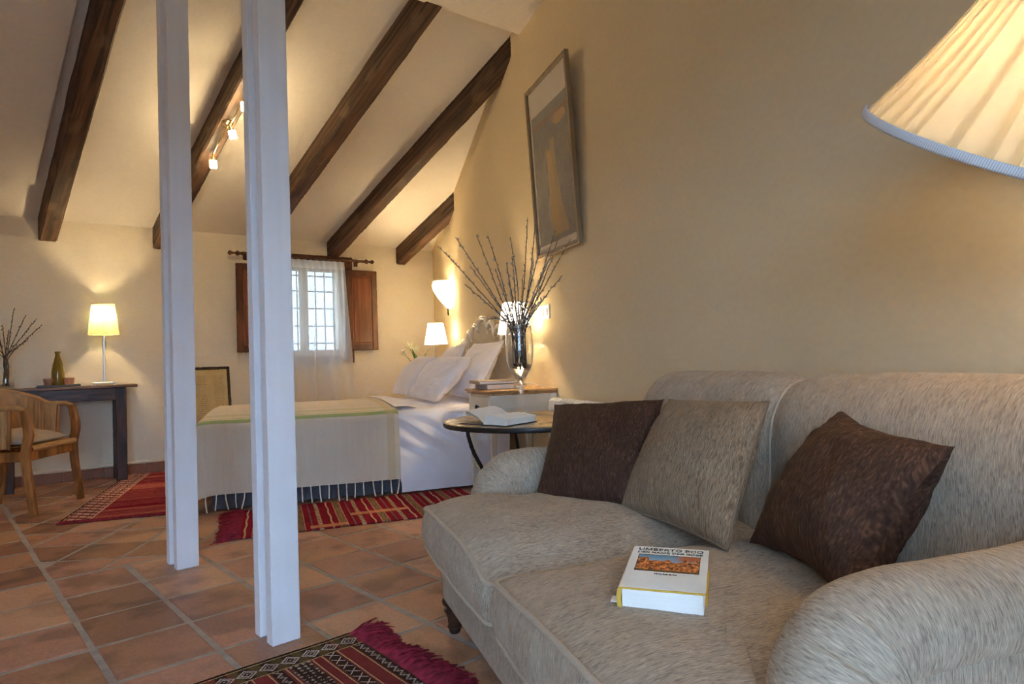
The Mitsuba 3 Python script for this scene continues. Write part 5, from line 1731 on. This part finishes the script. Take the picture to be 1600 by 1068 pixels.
def curtain_pt(t, z):
    q = np.clip((zt - z) / (zt - zb), 0, 1)
    # the cloth is drawn a little together halfway and spreads at the foot
    u0 = CU0 + 0.0 * q
    u1 = CU1 + 0.085 * q
    g = 0.020 * np.sin(t * np.pi * 2 * nfold) * (1 - 0.65 * np.clip(q * 2, 0, 1))
    broad = 0.055 * np.clip(q * 2.2, 0, 1) * (0.6 * np.sin(t * 17 + 1.0 + 1.2 * q) + 0.5 * np.sin(t * 31 + 2.0 - 1.5 * q))
    u = u0 + (u1 - u0) * (t + 0.045 * np.clip(q * 1.6, 0, 1) * np.sin(t * 19 + .5) * np.sin(t * np.pi))
    return u, -(RW + 0.010) - g * .6 - broad * .8 - 0.03 * q


zsplit = zt - .085
for nm, z_a, z_b, m_, rows in (("__header", zt, zsplit, "m_header", 8), ("__sheer", zsplit, zb, "m_sheer", nz)):
    P = np.zeros((nu, rows, 3))
    for j, z in enumerate(np.linspace(z_a, z_b, rows)):
        u, y = curtain_pt(t, z)
        P[:, j] = np.column_stack([u, y, np.full(nu, z)])
    add(K + nm, grid(P), m_, True, M=MB)

# ================================================================== RUGS
def rug(name, label, M, Lx, Ly, m, seed, amp=0.004, fr=None):
    """Local x, y from 0 to Lx, Ly; uv in metres."""
    nx, ny = int(Lx / .03) + 2, int(Ly / .03) + 2
    X, Y = np.meshgrid(np.linspace(0, Lx, nx), np.linspace(0, Ly, ny), indexing="ij")
    wob = 0.006 * sm_noise(X * 3, Y * 3, 1.0, seed)
    Z = 0.0065 + np.clip(amp * (sm_noise(X, Y, 5, seed) + .3), 0, None) * 1.5
    P = np.stack([X + wob, Y + 0.008 * sm_noise(Y * 2, X * 3, 1.0, seed + 1), Z], -1)
    v, f = grid(P)
    uv = np.column_stack([X.ravel(), Y.ravel()])
    # edge skirts
    bd = np.vstack([P[:, 0], P[-1, 1:], P[::-1, -1][1:], P[0, ::-1][1:-1]])
    bu = np.vstack([np.column_stack([X[:, 0], Y[:, 0]]), np.column_stack([X[-1, 1:], Y[-1, 1:]]), np.column_stack([X[::-1, -1], Y[::-1, -1]])[1:], np.column_stack([X[0, ::-1], Y[0, ::-1]])[1:-1]])
    low = bd.copy()
    low[:, 2] = 0.0008
    S = np.stack([bd, low], 1)
    vs, fs = grid(np.concatenate([S, S[:1]]))
    us = np.repeat(np.vstack([bu, bu[:1]]), 2, 0)
    K = thing(name, label, "rug")
    V, F = join((v, f), (vs, fs[:, ::-1]))
    fn = np.cross(V[F[0, 1]] - V[F[0, 0]], V[F[0, 2]] - V[F[0, 0]])
    add(K + "__weave", (V, F if fn[2] > 0 else F[:, ::-1]), m, True, M=M, uv=np.vstack([uv, us]))
    return K


def fringe(K, M, p0, p1, out, length, n, m, seed, lay=0.010):
    rf = np.random.default_rng(seed)
    ms = []
    p0, p1, out = np.asarray(p0, float), np.asarray(p1, float), np.asarray(out, float)
    al = (p1 - p0) / np.linalg.norm(p1 - p0)
    for i in range(n):
        q = (i + rf.uniform(0, 1)) / n
        L = length * rf.uniform(.65, 1.15) * (0.8 + 0.4 * meshkit.noise(np.array([q * 14, 0, seed]), 1))
        sw = rf.normal(0, .30)
        b = p0 + (p1 - p0) * q
        h = rf.uniform(.2, 1.0) * lay
        pts = [b - out * .008 + [0, 0, .006], b + out * L * .35 + al * sw * L * .2 + [0, 0, h + .003], b + out * L * .7 + al * sw * L * .55 + [0, 0, h * .8 + .002], b + out * L + al * sw * L + [0, 0, .003]]
        ms.append(tube(pts, [.0028, .0032, .0028, .0014], 4, caps=False))
    add(K + "__fringe", join(*ms), m, 60, M=M, kind="stuff")


mat("m_fringe_red", lambda p, n, uv: mix(lin(102, 22, 32), lin(150, 40, 56), noise(p.x * 60, p.y * 60, 0.0)), 0.9, sheen=0.3)


def band(c, w, x):
    return smoothstep(w, w * 0.7, dr.abs(x - c))


def tri(x):
    f = x - dr.floor(x)
    return dr.abs(f - 0.5) * 2          # 0..1 zigzag


def weave(u, v):
    return 0.86 + 0.28 * noise(u * 420, v * 420, 0.0) * noise(u * 37, v * 33, 4.0) * 1.6


def kilim_front(p, n, uv):
    a, b = uv.x, uv.y                     # a: from the fringed end, b: from the long edge
    brown, maroon, wht, olive = lin(52, 36, 28), lin(104, 40, 40), lin(190, 170, 158), lin(84, 66, 42)
    field = mix(maroon, lin(120, 50, 46), fbm(a * 14, b * 5, 0.0))
    # bands that run across, one after another away from the fringe
    s = a - dr.floor(a / 0.262) * 0.262
    zz_ = band(0.022, 0.021, s)
    zig = smoothstep(0.0030, 0.0014, dr.abs((s - 0.022) - 0.011 * (tri(b / 0.034) * 2 - 1)))
    zig2 = smoothstep(0.0024, 0.0010, dr.abs((s - 0.022) - 0.006 * (tri(b / 0.017 + .5) * 2 - 1)))
    mo = band(0.118, 0.022, s)
    kx, ky = tri((s - 0.118) / 0.044 + .5), tri(b / 0.046)
    star = smoothstep(0.16, 0.06, dr.abs(kx - ky)) * smoothstep(0.85, 0.6, kx)
    fl = band(0.215, 0.038, s)
    g1, g2 = tri((s - .215) / 0.038), tri(b / 0.038)
    flo = smoothstep(0.45, 0.25, dr.abs(g1 - 0.5) + dr.abs(g2 - 0.5)) * smoothstep(0.3, 0.5, noise(a * 210, b * 210, 1.0))
    lines = dr.maximum(dr.maximum(band(0.046, 0.0022, s), band(0.092, 0.0022, s)), dr.maximum(band(0.144, 0.0022, s), dr.maximum(band(0.174, 0.0022, s), band(0.256, 0.0022, s))))
    col = mix(field, brown, zz_)
    col = mix(col, wht, zz_ * dr.maximum(zig, zig2 * 0.5) * 0.9)
    col = mix(col, brown, mo)
    col = mix(col, wht, mo * star * 0.9)
    col = mix(col, brown, fl)
    col = mix(col, wht, fl * flo * 0.85)
    col = mix(col, lin(186, 158, 112), lines * 0.85)
    # border of linked diamonds along the long edge
    bb = smoothstep(0.100, 0.098, b)
    bcol = mix(brown, mix(olive, lin(110, 52, 40), smoothstep(0.45, 0.55, noise(a * 22, 3.0, 0.0))), smoothstep(0.35, 0.65, tri(a / 0.064)))
    dm = dr.abs(a / 0.064 - dr.floor(a / 0.064) - 0.5) * 2 + dr.abs(b - 0.056) / 0.031
    dia = smoothstep(0.14, 0.08, dr.abs(dm - 0.86)) + smoothstep(0.10, 0.05, dr.abs(dm - 0.50)) + smoothstep(0.16, 0.08, dm)
    bcol = mix(bcol, wht, dr.minimum(dia, 1.0) * 0.85)
    bcol = mix(bcol, lin(176, 148, 104), dr.maximum(band(0.096, 0.003, b), band(0.014, 0.0025, b)) * 0.8)
    bcol = mix(bcol, lin(36, 27, 22), smoothstep(0.010, 0.006, b))
    col = mix(col, bcol, bb)
    # plain end strip beside the fringe
    return mix(col, lin(96, 44, 34), smoothstep(0.004, 0.0, a)) * weave(a, b)


def kilim_red(p, n, uv):
    a, b = uv.x, uv.y                     # a along the length, b across from the near edge
    red = mix(lin(106, 18, 32), lin(130, 28, 42), fbm(a * 40, b * 4, 0.0))
    s = a / 0.23 - dr.floor(a / 0.23)
    k = dr.floor(a / 0.23)
    cream, gold, grey = lin(190, 160, 124), lin(152, 126, 86), lin(112, 98, 88)
    col = red
    col = mix(col, cream, band(0.10 + 0.012 * dr.sin(b * 30.0), 0.026, s) * 0.85)
    pat = band(0.36, 0.075, s)
    zg = smoothstep(0.35, 0.6, tri(b / 0.030 + tri(s * 13.0)))
    col = mix(col, mix(lin(58, 36, 30), gold, zg), pat)
    col = mix(col, cream, (band(0.27, 0.012, s) + band(0.45, 0.012, s)) * 0.8)
    col = mix(col, grey, band(0.62, 0.020, s) * 0.85)
    pat2 = band(0.82, 0.060, s)
    zg2 = smoothstep(0.4, 0.6, tri(b / 0.022))
    col = mix(col, mix(lin(96, 74, 56), cream, zg2), pat2 * 0.9)
    # short woven bars lying along the length
    for c, l0, l1 in ((0.27, 0.60, 0.95), (0.05, 0.36, 0.56), (0.07, 1.02, 1.25)):
        on = smoothstep(0.034, 0.030, dr.abs(b - c)) * dr.select((a > l0) & (a < l1), 1.0, 0.0)
        bar = mix(lin(198, 142, 100), lin(150, 70, 50), smoothstep(0.6, 0.8, tri(b / 0.016)) * 0.8 + 0.3 * noise(a * 160, b * 160, 0.0))
        col = mix(col, bar, on * 0.92)
    return col * weave(a, b)


def kilim_stripes(p, n, uv):
    a, b = uv.x, uv.y                     # a across (stripes run this way), b along
    q = b * 9 + 0.25 * noise(a * 4, b * 14, 0.0)
    r1 = cell_rand(dr.floor(q), 3.0, 0.0)
    col = mix(lin(132, 48, 52), lin(160, 84, 68), smoothstep(0.35, 0.7, r1))
    col = mix(col, lin(120, 26, 40), smoothstep(0.75, 0.8, cell_rand(dr.floor(q * 2), 5.0, 0.0)))
    col = mix(col, lin(196, 130, 104), smoothstep(0.06, 0.02, dr.abs(q - dr.floor(q) - 0.5)) * 0.45)
    ed = smoothstep(0.160, 0.155, a)
    zg = smoothstep(0.25, 0.45, tri(b / 0.085 + a / 0.12)) * smoothstep(0.1, 0.2, tri(a / 0.05))
    bc = mix(lin(104, 34, 36), lin(206, 164, 144), zg * 0.7)
    bc = mix(bc, lin(46, 30, 26), smoothstep(0.012, 0.008, a))
    col = mix(col, bc, ed)
    col = mix(col, lin(214, 176, 150), band(0.165, 0.006, a) * 0.8)
    return col * weave(a, b)


mat("m_rug_front", kilim_front, 0.95, specular=0.1)
mat("m_rug_red", kilim_red, 0.95, specular=0.1)
mat("m_rug_stripes", kilim_stripes, 0.95, specular=0.1)
# front rug: corner at (1.045, 2.0), length toward -x, width toward -y
Mr1 = np.array([[-1, -0.02, 0, 1.045], [0.02, -1, 0, 1.998], [0, 0, 1, 0.0015], [0, 0, 0, 1.0]])
K = rug("front_rug", "brown kilim with white diamond border and crimson fringe in front of the sofa", Mr1, 2.0, 1.25, "m_rug_front", 3)
fringe(K, Mr1, (0, 0.0, 0), (0, 1.25, 0), (-1, 0, 0), 0.105, 900, "m_fringe_red", 5, 0.018)
# crimson rug along the near side of the bed: length toward the wall
Mr2 = turned(MG, 3.725, 1.905, 0.0015, -90 + 1.0)
K = rug("bedside_rug", "crimson striped kilim along the near side of the bed", Mr2, 1.40, 0.70, "m_rug_red", 6, 0.006)
fringe(K, Mr2, (0, 0, 0), (0, 0.70, 0), (-1, 0, 0), 0.11, 420, "m_fringe_red", 8, 0.014)
# striped rug beyond the foot of the bed
Mr3 = turned(MG, 4.62, 2.965, 0.0015, 0) @ np.array([[0, 1, 0, 0], [-1, 0, 0, 0], [0, 0, 1, 0], [0, 0, 0, 1.0]])
K = rug("striped_rug", "red striped kilim with pale patterned border beyond the foot of the bed", Mr3, 0.72, 1.86, "m_rug_stripes", 9)
fringe(K, Mr3, (0, 0, 0), (0.72, 0, 0), (0, -1, 0), 0.05, 420, "m_fringe_red", 12, 0.010)

# ================================================================== HARDBACK BOOK on the sofa
K = thing("hardback_book", "thick white hardback novel with a castle picture lying on the sofa seat", "book")
ctr = np.array([1.075, 0.986])
ex = np.array([1.092 - 1.182, 0.858 - 0.974])          # along the cover's lines of text
ex /= np.linalg.norm(ex)
ey = np.array([-ex[1], ex[0]])
ey = ey if ey[0] > 0 else -ey                           # toward the cover's top
BW, BH, BT = 0.146, 0.212, 0.044
up = np.array([-0.05, 0.03, 1.0])
up /= np.linalg.norm(up)
e1 = np.append(ex, 0) - up * (np.append(ex, 0) @ up)
e1 /= np.linalg.norm(e1)
e2_ = np.cross(up, e1)
MK = np.eye(4)
MK[:3, 0], MK[:3, 1], MK[:3, 2], MK[:3, 3] = e1, e2_, up, (*ctr, 0.4535)
if e2_[:2] @ ey < 0:
    raise ValueError("book frame")
MK = MG @ MK
x0, x1, y0_, y1_ = -BW / 2, BW / 2, -BH / 2, BH / 2
mat("m_jacket", lambda p, n, uv: mix((0.76, 0.73, 0.64), (0.82, 0.79, 0.71), noise(p.x * 30, p.y * 30, p.z * 30)), 0.35)
mat("m_board", lin(196, 160, 60), 0.6)
mat("m_ink", (0.035, 0.03, 0.03), 0.5)
sp_ = np.linspace(-np.pi / 2, np.pi / 2, 9)
spine = [(x0 - .006 * math.cos(q), BT / 2 + BT / 2 * math.sin(q)) for q in sp_]
prof = spine + [(x1, BT), (x1, BT - .0028), (x0 + .004, BT - .0028), (x0 + .001, BT / 2), (x0 + .004, .0028), (x1, .0028), (x1, 0.0)]
v, f = extrude(Polygon(prof).buffer(0), BH)
v = np.column_stack([v[:, 0], y1_ - v[:, 2], v[:, 1]])
add(K + "__case", (v, f), "m_board", 25, M=MK, label="yellow case edges")
pj = [(x0 - .0066 * math.cos(q), BT / 2 + (BT / 2 + .0006) * math.sin(q)) for q in sp_] + [(x1 + .0006, BT + .0006), (x1 + .0006, BT + .0001)] + [(x0 - .0061 * math.cos(q), BT / 2 + (BT / 2 + .0001) * math.sin(q)) for q in sp_[::-1]]
v, f = extrude(Polygon(pj).buffer(0), BH - .003)
add(K + "__jacket", (np.column_stack([v[:, 0], y1_ - v[:, 2], v[:, 1]]), f), "m_jacket", 25, M=MK, label="white dust jacket")
add(K + "__page_block", cbox(x0 + .003, x1 - .004, y0_ + .004, y1_ - .004, .003, BT - .003, .001), "m_paper", False, M=MK)
add(K + "__ribbon", cbox(x0 - .018, x0 - .001, y0_ + .004, y0_ + .030, .014, .0150, .0003), "m_page", False, M=MK)


def castle(p, n, uv):
    x, y = uv.x, uv.y
    n1 = fbm(x * 18, y * 12, 0.0)
    sky_ = mix(lin(190, 210, 214), lin(84, 130, 160), y)
    sky_ = mix(sky_, lin(176, 96, 62), smoothstep(0.55, 0.75, x) * smoothstep(0.62, 0.8, y + 0.1 * n1))
    cell = dr.floor(x * 11)
    hgt_ = 0.42 + 0.40 * cell_rand(cell, 2.0, 0.0)
    wall_ = smoothstep(hgt_ + .02, hgt_ - .02, y)
    stone = mix(lin(150, 70, 34), lin(220, 142, 76), smoothstep(0.3, 0.7, fbm(x * 30, y * 16, 2.0)))
    stone = mix(stone, lin(60, 30, 24), smoothstep(0.62, 0.75, noise(x * 34, y * 14, 7.0)) * 0.8)
    col = mix(sky_, stone, wall_)
    col = mix(col, lin(78, 64, 40), smoothstep(0.12, 0.04, y))
    ed = dr.minimum(dr.minimum(x, 1 - x) * 2.2, dr.minimum(y, 1 - y))
    return mix(col, lin(52, 40, 34), smoothstep(0.03, 0.015, ed))


mat("m_castle", castle, 0.4)
zt_ = BT + .0008
add(K + "__cover_picture", cbox(x0 + .014, x1 - .014, y0_ + .082, y1_ - .044, zt_ - .0005, zt_ + .0001, .0001), "m_castle", False, M=MK)
q = [(x0 + .014, y0_ + .082), (x1 - .014, y0_ + .082), (x1 - .014, y1_ - .044), (x0 + .014, y1_ - .044)]
add(K + "__cover_picture", (np.array([[*a, zt_ + .0003] for a in q]), np.array([[0, 1, 2, 3]])), "m_castle", True, M=MK, uv=np.array([[0, 0], [1, 0], [1, 1], [0, 1.0]]))


def lettering(text, hgt, y, wide):
    m = meshkit.text_mesh(text, hgt, 0.0005, True)
    v, f = np.array(m.vertices), np.array(m.faces)
    w = v[:, 0].max() - v[:, 0].min()
    v[:, 0] = (v[:, 0] - v[:, 0].min()) * wide / w - wide / 2
    v += [0, y, zt_ - .0001]
    add(K + "__lettering", (v, f), "m_ink", False, M=MK)


lettering("UMBERTO ECO", .0125, y1_ - .0215, BW - .020)
lettering("DER NAME DER ROSE", .0085, y1_ - .0365, BW - .020)
lettering("ROMAN", .0055, y0_ + .068, .040)
